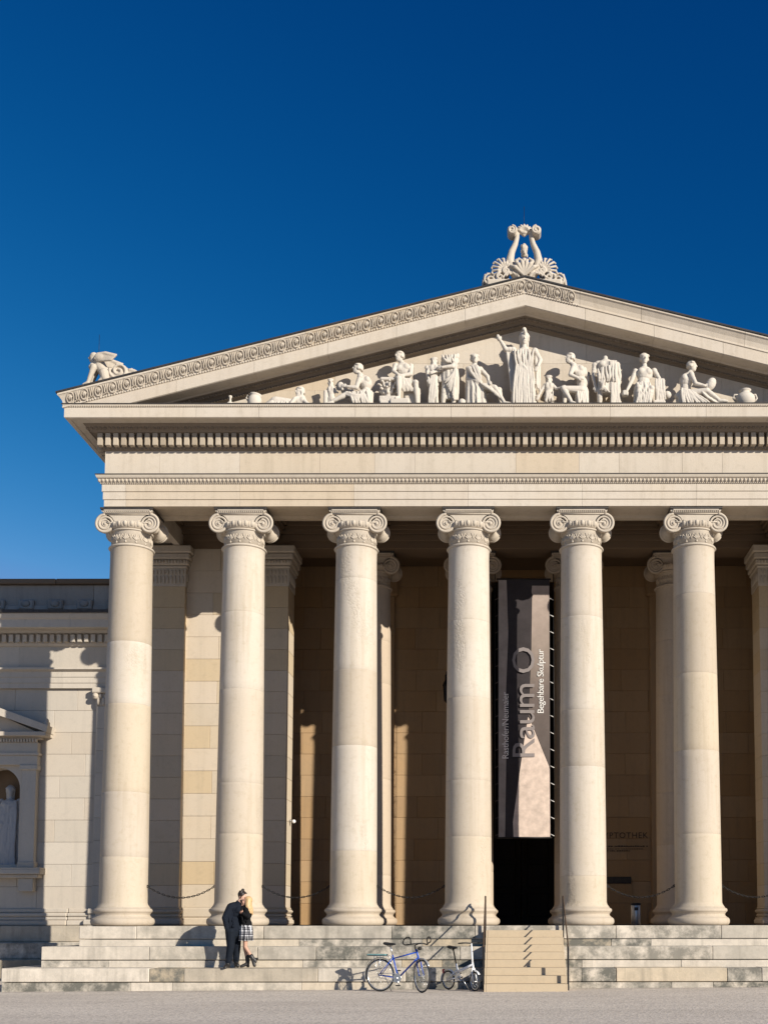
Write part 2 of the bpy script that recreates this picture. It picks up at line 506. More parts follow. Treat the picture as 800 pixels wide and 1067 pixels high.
# ---- podium: three great steps, each a course of blocks over a recessed foot
def step_blocks(yf, x_end, ztop, h, seed, back=-.1):
    mb = MB(); R = random.Random(seed)
    up = .30
    x = -x_end
    while x < x_end - .01:
        L = R.choice((.75, 1.3, 1.9, 2.4, 2.9, 3.2)); nx = min(x_end, x+L)
        if x_end - nx < .7: nx = x_end
        d = R.uniform(-.012, .012); e = R.uniform(-.006, .004)
        mb.box(x+.003, nx-.003, yf+d, max(yf+.85, back), ztop-up+.012, ztop+e, .012)
        x = nx
    x = -x_end
    while x < x_end - .01:
        L = R.choice((.9, 1.5, 2.2, 2.8)); nx = min(x_end, x+L)
        if x_end - nx < .7: nx = x_end
        d = R.uniform(-.006, .006)
        mb.box(x+.003, nx-.003, yf+.022+d, max(yf+.85, back), ztop-h-.06, ztop-up-.004, .006)
        x = nx
    for sgn in (-1, 1):       # the returns along the flanks
        y = yf+.86
        while y < 3.3:
            L = R.uniform(1.0, 1.8); ny = min(3.3, y+L)
            xa, xb = sgn*x_end, sgn*(x_end-.8)
            mb.box(min(xa,xb), max(xa,xb), y+.003, ny-.003, ztop-up, ztop-.004, .012)
            xa -= sgn*.022
            mb.box(min(xa,xb), max(xa,xb), y+.003, ny-.003, ztop-h-.06, ztop-up-.012, .006)
            y = ny
    return mb
part(step_blocks(-.80, 10.17, 0.0, .45, 3, back=.1), 'step', 'step')
part(step_blocks(-1.40, 10.78, -.45, .45, 11), 'step', 'step')
part(step_blocks(-2.00, 11.38, -.90, .50, 19), 'step', 'step')
fl = MB(); fl.box(-10.1, 10.1, -.04, 12, -.3, -.012)
part(fl, 'portico_floor', 'ceiling')

# ---- columns
def volute(mb, cx, cz, y, out, mir):
    """spiral scroll lying in the xz plane at depth y; out = -1 faces the front"""
    R0 = .232
    disc = [(0, y)]
    n = 40
    pts = [(cx+R0*.93*cos(2*pi*k/n), cz+R0*.93*sin(2*pi*k/n)) for k in range(n)]
    mb.prism(pts if out < 0 else pts, min(y, y-out*.07), max(y, y-out*.07))
    sp = []; rr = []
    T = 2.7; N = 84
    for k in range(N+1):
        t = k/N; a = pi/2 - mir*2*pi*T*t
        r = R0*(1-.015) * (1-t)**.95 + .035*t
        sp.append((cx + r*cos(a), y + out*.002, cz + r*sin(a))); rr.append(.025*(1-t)+.011)
    mb.tube(sp, rr, 6)
    mb.ell((cx, y+out*.006, cz), (.042, .03, .042), n=10, m=6)

def capital_mb(square=False):
    mb = MB()      # z measured from the top of the shaft (8.86)
    for prof in ([(.46,0),(.52,.012),(.535,.035),(.52,.06),(.48,.075)],
                 [(.462,.07),(.455,.38),(.48,.41)],
                 [(.465,.395),(.50,.405),(.50,.43),(.465,.44)],
                 [(.46,.435),(.50,.455),(.535,.50),(.545,.55),(.53,.595),(.4,.60)]):
        mb.lathe(prof, 40)
    # necking ornament: palmettes and lotus in relief
    for k in range(12):
        a = 2*pi*k/12
        Mz = rz(a)
        for j, (tilt, ln) in enumerate(((-.9,.075),(-.45,.10),(0,.115),(.45,.10),(.9,.075))):
            c = Mz @ Vector((.462, sin(tilt)*.055, .16 + cos(tilt)*.07))
            mb.ell(c, (.020, .017, ln*.75), Mz @ rx(-tilt), 6, 5)
        c = Mz @ Vector((.462, 0, .12)); mb.ell(c, (.022, .03, .03), Mz, 6, 5)
        a2 = a + pi/12; M2 = rz(a2)
        for tilt in (-.5, .5):
            c = M2 @ Vector((.462, sin(tilt)*.04, .24)); mb.ell(c, (.02, .014, .08), M2 @ rx(-tilt*.7), 6, 5)
    # egg and dart round the echinus
    for k in range(22):
        a = 2*pi*(k+.5)/22; Mz = rz(a)
        mb.ell(Mz @ Vector((.528, 0, .535)), (.036, .048, .066), Mz @ ry(.35), 8, 6)
        M2 = rz(a+pi/22)
        mb.ell(M2 @ Vector((.528, 0, .515)), (.025, .012, .062), M2 @ ry(.35), 5, 4)
    # canalis between the scrolls, front and back
    mb.box(-.50, .50, -.37, .37, .58, .80, .01)
    for o in (-1, 1):
        y = o*.385
        mb.tube([(-.53, y, .80), (.53, y, .80)], .020, 6)
        mb.tube([(x*.1, y, .60 - .025*cos(x*pi/10)) for x in range(-5, 6)], .018, 6)
        for s in (-1, 1):
            volute(mb, s*.525, .57, o*.37, o, s)
            if o == -1:   # bolster running from front scroll to back scroll
                R = [(.205,-.33),(.208,-.29),(.15,-.23),(.115,-.15),(.10,-.06),(.118,-.045),(.118,.045),(.10,.06),(.115,.15),(.15,.23),(.208,.29),(.205,.33)]
                mb.lathe(R, 24, (s*.525, 0, .57), True, True, rx(-pi/2))
            for q in range(3):  # little palmette leaf in the scroll corner
                mb.ell((s*(.27-.03*q), o*.40, .60+.0*q), (.018, .03, .06), ry(s*(.5+.35*q)), 6, 5)
    # abacus
    mb.prism([(-.56,.815),(.56,.815),(.575,.83),(.60,.86),(.60,.905),(-.60,.905),(-.60,.86),(-.575,.83)], -.425, .425)
    mb.box(-.545, .545, -.455, .455, .855, .90, .01)
    for o in (-1, 1):
        for k in range(24): mb.ell((-.545+1.09*k/23, o*.43, .842), (.017,.022,.020), None, 5, 4)
    return mb

def shaft_mb(seed):
    R = random.Random(seed); prof = [(.60,.43),(.588,.455),(.562,.49),(.548,.54)]
    zb, zt = .54, 8.80
    cuts = []; z = zb + R.uniform(.5, 1.6)
    while z < zt-.4: cuts.append(z); z += R.uniform(1.1, 2.6)
    zs = sorted([zb+(zt-zb)*k/40 for k in range(1, 41)])
    def rad(z): return .548 - (.548-.484)*(((z-zb)/(zt-zb))**1.45)
    m = MB(); ed = [zb] + cuts + [zt]
    for a, b in zip(ed, ed[1:]):
        pr = list(prof) if a == zb else [(rad(a)-.0016, a+.0005), (rad(a), a+.004)]
        pr += [(rad(z), z) for z in zs if a+.02 < z < b-.02]
        pr += [(.49, 8.83), (.50, 8.86)] if b == zt else [(rad(b), b-.004), (rad(b)-.0016, b-.0005)]
        m.lathe(pr, 64, cap=False)
    return m
col0 = None
base = MB()
base.lathe([(.60,0),(.685,.015),(.715,.06),(.722,.10),(.712,.15),(.68,.185),(.655,.19),(.650,.205),(.628,.22),(.612,.245),(.615,.275),(.632,.29),(.632,.302),(.652,.312),(.668,.34),(.664,.375),(.64,.40),(.612,.405),(.612,.43),(.59,.436)], 56)
base_me = base.mesh('base'); base_me.materials.append(M['column'])
cap_me = capital_mb().mesh('capital'); cap_me.materials.append(M['carved'])
fla = MB(); fla.box(-.622, .622, -.475, .475, 9.745, 9.792, .006)
fla_me = fla.mesh('flashing'); fla_me.materials.append(M['lead'])
inner_me = {'base': base_me.copy(), 'capital': cap_me.copy(), 'flashing': fla_me}
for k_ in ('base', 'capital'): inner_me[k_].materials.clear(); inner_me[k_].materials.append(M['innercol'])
for i, (x, y) in enumerate([(x, 0) for x in CX] + [(x, 3.25) for x in CX[2:6]]):
    if col0 is None:
        col0 = shaft_mb(50).build('column', M['column'], museum); col0.location = (x, y, 0)
        for nm, me, z in (('base', base_me, 0), ('capital', cap_me, 8.855), ('flashing', fla_me, 0)):
            o = bpy.data.objects.new(nm, me); COL.objects.link(o); o.parent = col0; o.location = (0, 0, z)
    else:
        c = copy_tree(col0, museum); c.location = (x, y, 0)
        me = shaft_mb(51+i).mesh('column'); me.materials.append(M['column' if y == 0 else 'innercol']); c.data = me
        if y > 0:
            for ch in c.children:
                ch.data = inner_me[ch.name.split('.')[0]]

# ---- mouldings carried round front and flanks
YB = 9.0
def course(prof, joints=(), gap=.004, yback=YB):
    mb = MB(); n = len(prof)
    br = [None] + list(joints) + [None]
    for i in range(len(br)-1):
        a, b = br[i], br[i+1]
        L = [((-(H+e) if a is None else a+gap/2), F-e, z) for e, z in prof]
        Rr = [((H+e) if b is None else b-gap/2, F-e, z) for e, z in prof]
        fs = [tuple(range(n)), tuple(range(2*n-1, n-1, -1))] + [(k, k+n, (k+1) % n + n, (k+1) % n) for k in range(n)]
        mb.add(L+Rr, fs)
    for sg in (-1, 1):
        A = [(sg*(H+e), F-e, z) for e, z in prof]; B = [(sg*(H+e), yback, z) for e, z in prof]
        fs = [tuple(range(n)), tuple(range(2*n-1, n-1, -1))] + [(k, k+n, (k+1) % n + n, (k+1) % n) for k in range(n)]
        mb.add(A+B, fs)
    return mb
def front_row(fn, e, sp, flank=4.0):
    """call fn(centre, rotation) along the front and the left flank"""
    W = H+e; n = int(round(2*W/sp)); s = 2*W/n
    for k in range(n+1): fn(Vector((-W+k*s, F-e, 0)), Matrix.Identity(3))
    m = int(flank/s)
    for k in range(1, m): fn(Vector((-W, F-e+k*s, 0)), rz(-pi/2))

j1 = CX
part(course([(-1.0,9.797),(-.84,9.797),(-.82,9.86),(-.18,9.86),(-.16,9.797),(0,9.797),(0,9.953),(.022,9.960),(.022,10.136),(.044,10.143),(.044,10.315),(-1.0,10.315)], j1), 'architrave', 'facade')
crown = course([(-.4,10.315),(.05,10.315),(.062,10.335),(.075,10.345),(.11,10.42),(.135,10.43),(.15,10.45),(.165,10.50),(-.4,10.50)])
def egg(z, rr, tl=.4):
    def fn(c, Rm): crown.ell(c + Vector((0,0,z)), rr, Rm @ rx(tl), 6, 5)
    return fn
front_row(egg(10.383, (.032,.026,.042)), .098, .092)
front_row(egg(10.328, (.02,.014,.014)), .066, .05)
part(crown, 'architrave_moulding', 'carved')
part(course([(-.4,10.503),(.175,10.503),(.175,10.522),(-.4,10.522)]), 'flashing', 'lead')
jf = []
x = -H
R = random.Random(5)
while True:
    x += R.choice((.95, 1.5, 1.9, 2.4, 1.3))
    if x > H-.6: break
    jf.append(x)
part(course([(-.55,10.522),(0,10.522),(0,11.143),(-.55,11.143)], jf, .005), 'frieze', 'facade')

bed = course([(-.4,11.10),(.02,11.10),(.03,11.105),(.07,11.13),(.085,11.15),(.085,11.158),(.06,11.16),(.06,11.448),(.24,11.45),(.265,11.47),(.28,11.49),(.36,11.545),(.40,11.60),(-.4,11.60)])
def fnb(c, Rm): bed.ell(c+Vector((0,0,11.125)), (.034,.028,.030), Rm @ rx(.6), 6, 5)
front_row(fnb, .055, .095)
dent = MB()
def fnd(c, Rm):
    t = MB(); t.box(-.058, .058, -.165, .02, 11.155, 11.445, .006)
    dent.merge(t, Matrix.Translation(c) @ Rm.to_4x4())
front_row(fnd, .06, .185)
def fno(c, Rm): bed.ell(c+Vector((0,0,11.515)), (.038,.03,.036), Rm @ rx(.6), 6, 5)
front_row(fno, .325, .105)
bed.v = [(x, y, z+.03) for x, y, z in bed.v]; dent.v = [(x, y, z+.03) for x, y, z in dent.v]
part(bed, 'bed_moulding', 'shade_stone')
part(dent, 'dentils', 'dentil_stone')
jc = [-9.86+1.97*k+.3*sin(k*2.1) for k in range(1, 10)]
cor = course([(-.3,11.598),(.60,11.60),(.61,11.585),(.70,11.585),(.72,11.60),(.72,11.835),(.735,11.84),(.76,11.89),(-.3,11.895)], jc, .006)
cor.v = [(x, y, z+.034) for x, y, z in cor.v]
part(cor, 'cornice', 'facade')
bd = MB()
def fbead(c, Rm): bd.ell(c+Vector((0,0,11.882)), (.021,.012,.016), Rm, 5, 4)
front_row(fbead, .742, .052, 1.5)
part(bd, 'bead_moulding', 'carved')
part(course([(-.2,11.931),(.775,11.927),(.775,11.943),(-.2,11.947)]), 'flashing', 'lead')

# ---- pediment
AZ, S = 14.885, .2535
import bmesh
def clip(mb, z):
    bm = bmesh.new(); me = mb.mesh('t'); bm.from_mesh(me); bpy.data.meshes.remove(me)
    g = bm.verts[:]+bm.edges[:]+bm.faces[:]
    r = bmesh.ops.bisect_plane(bm, geom=g, plane_co=(0,0,z), plane_no=(0,0,1), clear_inner=True)
    ed = [e for e in bm.edges if e.is_boundary]
    bmesh.ops.holes_fill(bm, edges=ed, sides=0)
    out = MB()
    bm.verts.index_update()
    out.v = [tuple(v.co) for v in bm.verts]; out.f = [tuple(v.index for v in f.verts) for f in bm.faces]; out.sm = [f.smooth for f in bm.faces]
    bm.free(); return out
def rake(prof, joints=(), gap=.005, z=11.95, sides=(-1, 1), x_in=0.0):
    mb = MB(); n = len(prof)
    for sg in sides:
        br = [x_in] + list(joints) + [None]
        for i in range(len(br)-1):
            a, b = br[i], br[i+1]
            def P(e, dz, X): return (sg*X, F-e, AZ + dz - S*X)
            A = [P(e, dz, a + (gap/2 if i else 0)) for e, dz in prof]
            B = [P(e, dz, H+e if b is None else b-gap/2) for e, dz in prof]
            fs = [tuple(range(n)), tuple(range(2*n-1, n-1, -1))] + [(k, k+n, (k+1) % n + n, (k+1) % n) for k in range(n)]
            mb.add(A+B, fs)
    return clip(mb, z) if z else mb
part(rake([(-.3,-.62),(.34,-.62),(.36,-.60),(.60,-.60),(.61,-.615),(.71,-.615),(.735,-.60),(.735,-.325),(-.3,-.325)], [1.4,3.0,4.6,6.3,8.1], .006), 'raking_cornice', 'facade')
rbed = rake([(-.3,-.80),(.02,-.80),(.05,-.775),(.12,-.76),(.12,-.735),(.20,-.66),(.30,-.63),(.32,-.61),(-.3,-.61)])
sima = rake([(-.3,-.33),(.74,-.33),(.755,-.32),(.755,-.30),(.735,-.285),(.735,-.26),(.76,-.16),(.81,-.07),(.83,-.045),(.845,-.04),(.845,0),(-.3,0)], [1.27,2.7,5.1,7.6,9.3], .006, None)
part(sima, 'gutter_moulding', 'facade')
for sg in (-1, 1):
    flg = MB()
    pr = [(.3,-.33),(.74,-.33),(.755,-.30),(.735,-.26),(.76,-.16),(.81,-.07),(.845,-.04),(.845,0),(.3,0)]
    n = len(pr)
    A = [(sg*(H+e), F-e, AZ+dz-S*(H+e)) for e, dz in pr]; B = [(sg*(H+e), 14, AZ+dz-S*(H+.8)) for e, dz in pr]
    flg.add(A+B, [tuple(range(n)), tuple(range(2*n-1, n-1, -1))] + [(k, k+n, (k+1) % n + n, (k+1) % n) for k in range(n)])
    part(flg, 'gutter_moulding', 'facade')
# carved palmettes on the gutter: whole left slope and a little past the peak
orn = MB()
def motif(X, big, sg):
    def P(u, w, d=0):   # u along the slope, w up, d proud
        t = (w+.15)/.25
        e = .742 + .075*max(0, t)**1.5 + d
        xx = X + u
        return Vector((sg*xx, F-e, AZ - S*xx - .158 + w))
    if big:
        orn.tube([P(.082*cos(a), .108*sin(a), .014) for a in [2*pi*k/18 for k in range(18)]], .013, 5, True)
        for k in range(5):
            tl = (k-2)*.55
            orn.tube([P(sin(tl)*.012, -.055+.01*cos(tl), .012), P(sin(tl)*.032, -.01+cos(tl)*.03, .022), P(sin(tl)*.052, .0+cos(tl)*.07, .008)], [.010,.017,.007], 5)
    else:
        for sgn in (-1, 1):
            orn.tube([P(0, -.10, .01), P(sgn*.03, -.05, .016), P(sgn*.028, .03, .016), P(sgn*.055, .10, .01)], [.012,.016,.014,.008], 5)
            orn.tube([P(sgn*.045, -.115, .008), P(sgn*.06, -.09, .01), P(sgn*.035, -.08, .01)], .010, 5)
        orn.tube([P(0, -.02, .012), P(0, .05, .02), P(0, .11, .008)], [.010,.017,.006], 5)
sp = .163
k = 0
while sp*(k+.6) < H+.72:
    motif(sp*(k+.6), k % 2 == 0, -1)
    if sp*(k+.6) < 1.2: motif(sp*(k+.6), k % 2 == 0, 1)
    k += 1
bd = MB()
for sg in (-1, 1):
    x = .05
    while x < H+.6:
        for (e, dz, r) in ((.758, -.31, .014), (.13, -.748, .02), (.245, -.655, .03)):
            if e > .5 and sg > 0 and x > 1.25: continue
            if AZ+dz-S*x > 11.985: (orn if e > .5 else rbed).ell((sg*x, F-e, AZ+dz-S*x), (r*1.5, r, r*1.25), None, 5, 4)
        x += .062
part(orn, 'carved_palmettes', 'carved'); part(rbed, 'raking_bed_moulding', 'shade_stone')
# tympanum: blocks behind the sculptures
ty = MB()
zc = 11.95; cs = [12.6, 13.25, 13.9, 14.6]
R = random.Random(4)
for zn in cs:
    xa = max(.05, (AZ-.66-zc)/S); xb = max(.02, (AZ-.66-zn)/S)
    cuts = [-xa]
    while cuts[-1] < xa-2.2: cuts.append(cuts[-1]+R.uniform(1.1, 2.0))
    cuts.append(xa)
    for a, b in zip(cuts, cuts[1:]):
        def top(x): return min(zn-.003, AZ-.66-S*abs(x))
        xsn = sorted({a+.002, b-.002, *[q for q in (-xb, 0, xb) if a+.003 < q < b-.003]})
        poly = [(a+.002, zc), (b-.002, zc)] + [(x, max(zc+.001, top(x))) for x in reversed(xsn)]
        ty.prism(poly, F+R.uniform(-.003,.003), F+.3)
    zc = zn
part(ty, 'tympanum', 'facade')
# roof
rf = MB()
for sg in (-1, 1):
    XE = H+.875
    P = lambda X, Y, d: (sg*X, Y, AZ - S*X + d)
    rf.add([P(0,F-.868,.006),P(XE,F-.868,.006),P(XE,24,.006),P(0,24,.006),P(0,F-.868,.045),P(XE,F-.868,.045),P(XE,24,.045),P(0,24,.045)],
           [(0,3,2,1),(4,5,6,7),(0,1,5,4),(1,2,6,5),(2,3,7,6),(3,0,4,7)])
    y = .6
    for k in range(13):   # standing seams end in small clips along the verge
        xx = .9+.78*k+.1*sin(k*3)
        rf.box(min(sg*xx, sg*(xx+.04)), max(sg*xx, sg*(xx+.04)), F-.83, 22, AZ-S*xx+.03, AZ-S*xx+.065)
rf.box(-H-.2, H+.2, 3.5, 23.5, 10.65, 12.0)
part(rf, 'roof', 'roof')
gb = MB(); gb.prism([(-H-.1,11.93),(H+.1,11.93),(0,14.25)], -.1, .3); part(gb, 'gable_wall', 'core')

# ---- portico interior
ce = MB()
ce.box(-9.4, 9.4, .505, 12, 10.42, 10.6)
for x in CX[1:7]: ce.box(x-.36, x+.36, .51, 2.55, 10.02, 10.43, .01)
for a, b in zip(CX, CX[1:]):
    for k in range(3):
        o = .36+.07*k; z0 = 10.42-.09*(3-k)
        ce.box(a+o-.0, a+o+.07, .52+.07*k, 2.53-.07*k, z0, 10.43); ce.box(b-o-.07, b-o, .52+.07*k, 2.53-.07*k, z0, 10.43)
        ce.box(a+o, b-o, .52+.07*k, .59+.07*k, z0, 10.43); ce.box(a+o, b-o, 2.46-.07*k, 2.53-.07*k, z0, 10.43)
for x in CX[2:6]: ce.box(x-.3, x+.3, 3.42, 6.15, 10.05, 10.43, .01)
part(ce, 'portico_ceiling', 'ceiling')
ia = MB()
for a, b in zip([-9.4]+CX[1:7], CX[1:7]+[9.4]):
    ia.box(a+.003, b-.003, 2.60, 3.40, 9.80, 10.43, .01)
    ia.box(a+.003, b-.003, 2.57, 3.43, 10.0, 10.16, .006); ia.box(a+.003, b-.003, 2.53, 3.47, 10.2, 10.43, .006)
part(ia, 'inner_architrave', 'ceiling')

def anta_mb(w, d0, d1):
    mb = MB(); R = random.Random(int(w*100))
    for k in range(15):
        z0 = .46+k*(8.75-.46)/15; z1 = .46+(k+1)*(8.75-.46)/15
        mb.box(-w/2, w/2, d0+R.uniform(-.003,.003), d1, z0+.002, z1-.002, .006)
    for (z0, z1, o) in ((0,.17,.11),(.17,.2,.07),(.2,.30,.045),(.30,.41,.08),(.41,.46,.03)):
        mb.box(-w/2-o, w/2+o, d0-o, d1, z0, z1, min(.05, (z1-z0)*.4))
    return mb
def anta_cap(w, d0, d1):
    mb = MB()
    mb.box(-w/2-.02, w/2+.02, d0-.02, d1, 8.75, 9.22, .01)
    for (z0, z1, o) in ((9.22,9.30,.05),(9.30,9.44,.09),(9.44,9.60,.14),(9.60,9.80,.18)):
        mb.box(-w/2-o, w/2+o, d0-o, d1+.1, z0, z1, .03)
    n = 12
    for k in range(n):
        x = -w/2+.06+(w-.12)*k/(n-1)
        for (dz, rr) in ((8.92,.11),(9.12,.07)): mb.ell((x, d0-.03, dz), (.028,.03,rr), None, 6, 5)
    for k in range(16): mb.ell((-w/2+w*k/15, d0-.10, 9.38), (.03,.03,.05), None, 6, 5)
    for k in range(8):
        for s in (-1, 1): mb.ell((s*(w/2+.03), d0+.05+.09*k, 9.0), (.03,.028,.12), None, 6, 5)
    return mb
for i in (0, 1, 6, 7):
    a = anta_mb(1.2, 2.45, 3.3).build('anta', M['ashlar'], museum); a.location = (CX[i], 0, 0)
    c = anta_cap(1.2, 2.45, 3.3).build('capital', M['carved'], a)
for s, sd in ((-1, 5), (1, 6)):
    iw = MB()
    xa, xb = sorted((s*8.86, s*7.34))
    ashlar(iw, xa, xb, .46, 9.8, 2.62, .3, .59, 1.15, seed=sd)
    iw.box(xa, xb, 2.55, 3.0, 0, .2, .03); iw.box(xa, xb, 2.58, 3.0, .2, .46, .03)
    iw.box(min(s*8.9,s*7.3), max(s*8.9,s*7.3), 2.95, 3.3, 0, 9.8)
    # flank wall behind the corner pier
    fm = Matrix.Translation((s*9.99, 0, 0)) @ Matrix.Rotation(-s*-pi/2, 4, 'Z')
    for k in range(16):
        z0 = k*.6125
        for (y0, y1) in ((3.31, 4.7), (4.7, 6.69), (7.01, 8.0), (8.0, 9.0)):
            iw.box(min(s*9.30,s*10.02), max(s*9.30,s*10.02), y0+.002, y1-.002, z0+.002, z0+.61, .006)
    part(iw, 'side_wall', 'ashlar')
bw = MB()
ashlar(bw, -9.28, 9.28, 0, 10.42, 6.12, .5, .613, 1.45, [(-.98, .98, -1, 10.2)], seed=21)
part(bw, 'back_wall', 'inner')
dk = MB()
dk.box(-9.3, -.98, 6.72, 7.0, -.2, 10.6); dk.box(.98, 9.3, 6.72, 7.0, -.2, 10.6)
dk.box(-.99, .99, 6.5, 7.0, 10.2, 10.6)
dk.box(-9.3, 9.3, 11.5, 11.8, -.2, 10.6); dk.box(-3.2, -2.9, 7.0, 11.5, -.2, 10.6); dk.box(2.9, 3.2, 7.0, 11.5, -.2, 10.6)
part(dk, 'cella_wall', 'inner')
for s in (-1, 1):
    df = MB()
    xa, xb = sorted((s*.96, s*1.26)); df.box(xa, xb, 6.05, 6.25, 0, 10.2, .02)
    xa, xb = sorted((s*1.08, s*1.30)); df.box(xa, xb, 6.01, 6.06, 0, 10.2, .015)
    part(df, 'door_frame', 'inner')
for s in (-1, 1):
    pl = MB()
    xa, xb = sorted((s*3.72, s*4.5)); pl.box(xa, xb, 5.98, 6.22, .4, 9.5, .02); pl.box(xa-.08, xb+.08, 5.95, 6.22, 0, .42, .06); pl.box(xa-.1, xb+.1, 5.94, 6.22, 9.5, 10.05, .05)
    part(pl, 'pilaster', 'inner')
dd = MB()
for s in (-1, 1):
    xa, xb = sorted((s*.01, s*1.6)); dd.box(xa, xb, 9.5, 9.58, 0, 3.9, .01)
    for k in range(4):
        xa, xb = sorted((s*.18, s*.86)); dd.box(xa, xb, 9.46, 9.51, .25+.9*k, .98+.9*k, .02)
dd.box(-2.9, 2.9, 9.4, 9.6, 3.92, 10.4)
part(dd, 'door', 'black')
ins = text_mesh('GLYPTOTHEK', 'inscription', .235, M['letter'], museum, Matrix.Translation((2.03, 6.11, 2.47)) @ Matrix.Rotation(pi/2, 4, 'X'), .006, 1.12)
ln = MB()
for (xa, xb, z, h) in ((2.32, 3.66, 2.22, .035), (2.32, 3.1, 2.09, .028), (2.32, 3.5, 2.15, .016)):
    x = xa
    R = random.Random(int(z*100))
    while x < xb:
        w = R.uniform(.03, .07); ln.box(x, min(xb, x+w), 6.095, 6.115, z, z+h*R.uniform(.7, 1.0)); x += w+R.choice((.012,.012,.012,.05))
part(ln, 'worn_inscription', 'letter')

# ---- the lower wing to either side
def wing(sg):
    W0, W1 = 9.9, 34.0
    YW = 3.85
    before = set(bpy.data.objects)
    def bx(mb, xa, xb, *a): 
        p, q = sorted((sg*xa, sg*xb)); mb.box(p, q, *a)
    hole = sorted((sg*13.56, sg*14.72))
    w = MB(); ashlar(w, *sorted((sg*W0, sg*W1)), .45, 6.5, YW, .4, .595, 1.5, [(hole[0], hole[1], 1.55, 4.6)], seed=31+sg, jit=.003)
    part(w, 'wing_wall', 'wing')
    bk = MB(); bx(bk, W0, W1, YW+.95, YW+1.3, -1.4, 8.4); part(bk, 'wing_core', 'core')
    b = MB()
    for (z0, z1, o) in ((.0,.14,.16),(.14,.24,.10),(.24,.34,.13),(.34,.46,.05)):
        x = W0
        while x < W1:
            nx = min(W1, x+2.3); bx(b, x+.002, nx-.002, YW-o, YW+.4, z0, z1, .025); x = nx
    part(b, 'wing_base', 'wing')
    p = MB()
    for (z0, z1, o) in ((-.45,.0,.30),(-.90,-.45,.55),(-1.5,-.90,.80)):
        x = W0
        k = 0
        while x < W1:
            nx = min(W1, x+(1.7, 2.3, 1.2)[k % 3]); bx(p, x+.003, nx-.003, YW-o, YW+.4, z0+.02 if z0 > -1 else z0, z1-.004, .014)
            bx(p, x+.003, nx-.003, YW-o+.03, YW+.4, z0-.03, z0+.02, .004); x = nx; k += 1
    part(p, 'wing_step', 'step')
    for xc in (11.06, 18.2, 22.9, 27.6, 32):
        pm = MB(); 
        for k in range(9): bx(pm, xc-.48, xc+.48, YW-.14, YW+.1, .46+k*.615+.002, .46+(k+1)*.615-.002, .008)
        for (z0, z1, o) in ((0,.16,.30),(.16,.3,.20),(.3,.46,.22)): bx(pm, xc-.48-o+.12, xc+.48+o-.12, YW-o, YW+.1, z0, z1, .04)
        po = part(pm, 'pilaster', 'wing')
        cm = MB(); bx(cm, xc-.50, xc+.50, YW-.16, YW+.1, 6.0, 6.34, .01); bx(cm, xc-.6, xc+.6, YW-.25, YW+.1, 6.34, 6.5, .03)
        for k in range(7):
            q = -.42+.84*k/6
            cm.ell((sg*xc+q, YW-.18, 6.13), (.05,.05,.12), None, 7, 6); cm.ell((sg*xc+q+.06, YW-.19, 6.26), (.045,.05,.07), None, 7, 6)
        for s in (-1, 1):
            cm.ell((sg*xc+s*.5, YW-.2, 6.26), (.09,.07,.09), None, 10, 8); cm.ell((sg*xc+s*.5, YW-.26, 6.26), (.04,.03,.04), None, 8, 6)
        cm.build('capital', M['wing'], po)
    e = MB()
    def run(prof, step=2.6, gap=.003):
        x = W0
        while x < W1-.01:
            nx = min(W1, x+step); pts = [(YW-o, z) for o, z in prof]
            a, c = sorted((sg*x+sg*gap, sg*nx)); e.prism(pts, a, c, 'x'); x = nx
    run([(-.3,6.5),(.10,6.5),(.10,6.64),(.12,6.645),(.12,6.80),(.14,6.805),(.14,6.95),(.24,7.0),(.24,7.05),(-.3,7.05)])
    run([(-.3,7.05),(.10,7.05),(.10,7.66),(-.3,7.66)], 1.9)
    part(e, 'wing_entablature', 'wing')
    e = MB()
    run([(-.3,7.66),(.14,7.66),(.2,7.72),(.2,7.96),(.34,7.99),(.36,8.05),(-.3,8.05)], 30)
    x = W0
    while x < W1 and x < 22:
        bx(e, x, x+.11, YW-.33, YW-.19, 7.74, 7.945, .006); x += .185
    part(e, 'wing_dentil_course', 'wing')
    e = MB()
    run([(-.3,8.05),(.66,8.05),(.68,8.04),(.70,8.05),(.70,8.26),(.74,8.29),(.78,8.38),(.78,8.42),(-.3,8.42)], 2.2)
    part(e, 'wing_cornice', 'wing')
    r = MB()
    pts = [(YW-.84,8.42),(YW-.84,8.50),(YW-.3,8.58),(YW-.3,9.05),(YW+.15,9.30),(YW+.3,9.46),(YW+1.4,9.56),(YW+1.4,8.42)]
    a, c = sorted((sg*W0, sg*W1)); r.prism([pts[0],pts[1],pts[2],(YW+1.4,8.60),(YW+1.4,8.42)], a, c, 'x')
    part(r, 'wing_gutter', 'lead')
    r = MB(); x = W0; kk = 0
    while x < W1:
        nx = min(W1, x+(1.9, 2.6, 2.2)[kk % 3]); kk += 1
        bx(r, x+.003, nx-.003, YW+.06, YW+1.6, 8.55, 8.86, .01); bx(r, x+.003, nx-.003, YW+.12, YW+1.6, 8.86, 9.45, .008); x = nx
    x = W0+.3
    while x < W1:
        bx(r, x, x+.42, YW+.0, YW+.13, 8.74, 9.02, .03); r.ell((sg*(x+.21), YW+.0, 8.9), (.13,.04,.10), None, 8, 6); x += .80
    part(r, 'wing_attic', 'attic')
    r = MB(); x = W0
    while x < W1:
        nx = min(W1, x+2.9); bx(r, x+.003, nx-.003, YW-.02, YW+1.7, 9.45, 9.60, .02); x = nx
    part(r, 'roof_coping', 'ceiling')
    # arched niche with its own little pediment
    nc = sg*14.14; nr = .58
    ns = MB()
    xl, xr = nc-1.36, nc+1.36
    yF = YW-.22
    zs = 3.72           # springing
    arc = [(nc+nr*cos(t), zs+nr*sin(t)) for t in [pi*k/20 for k in range(21)]]
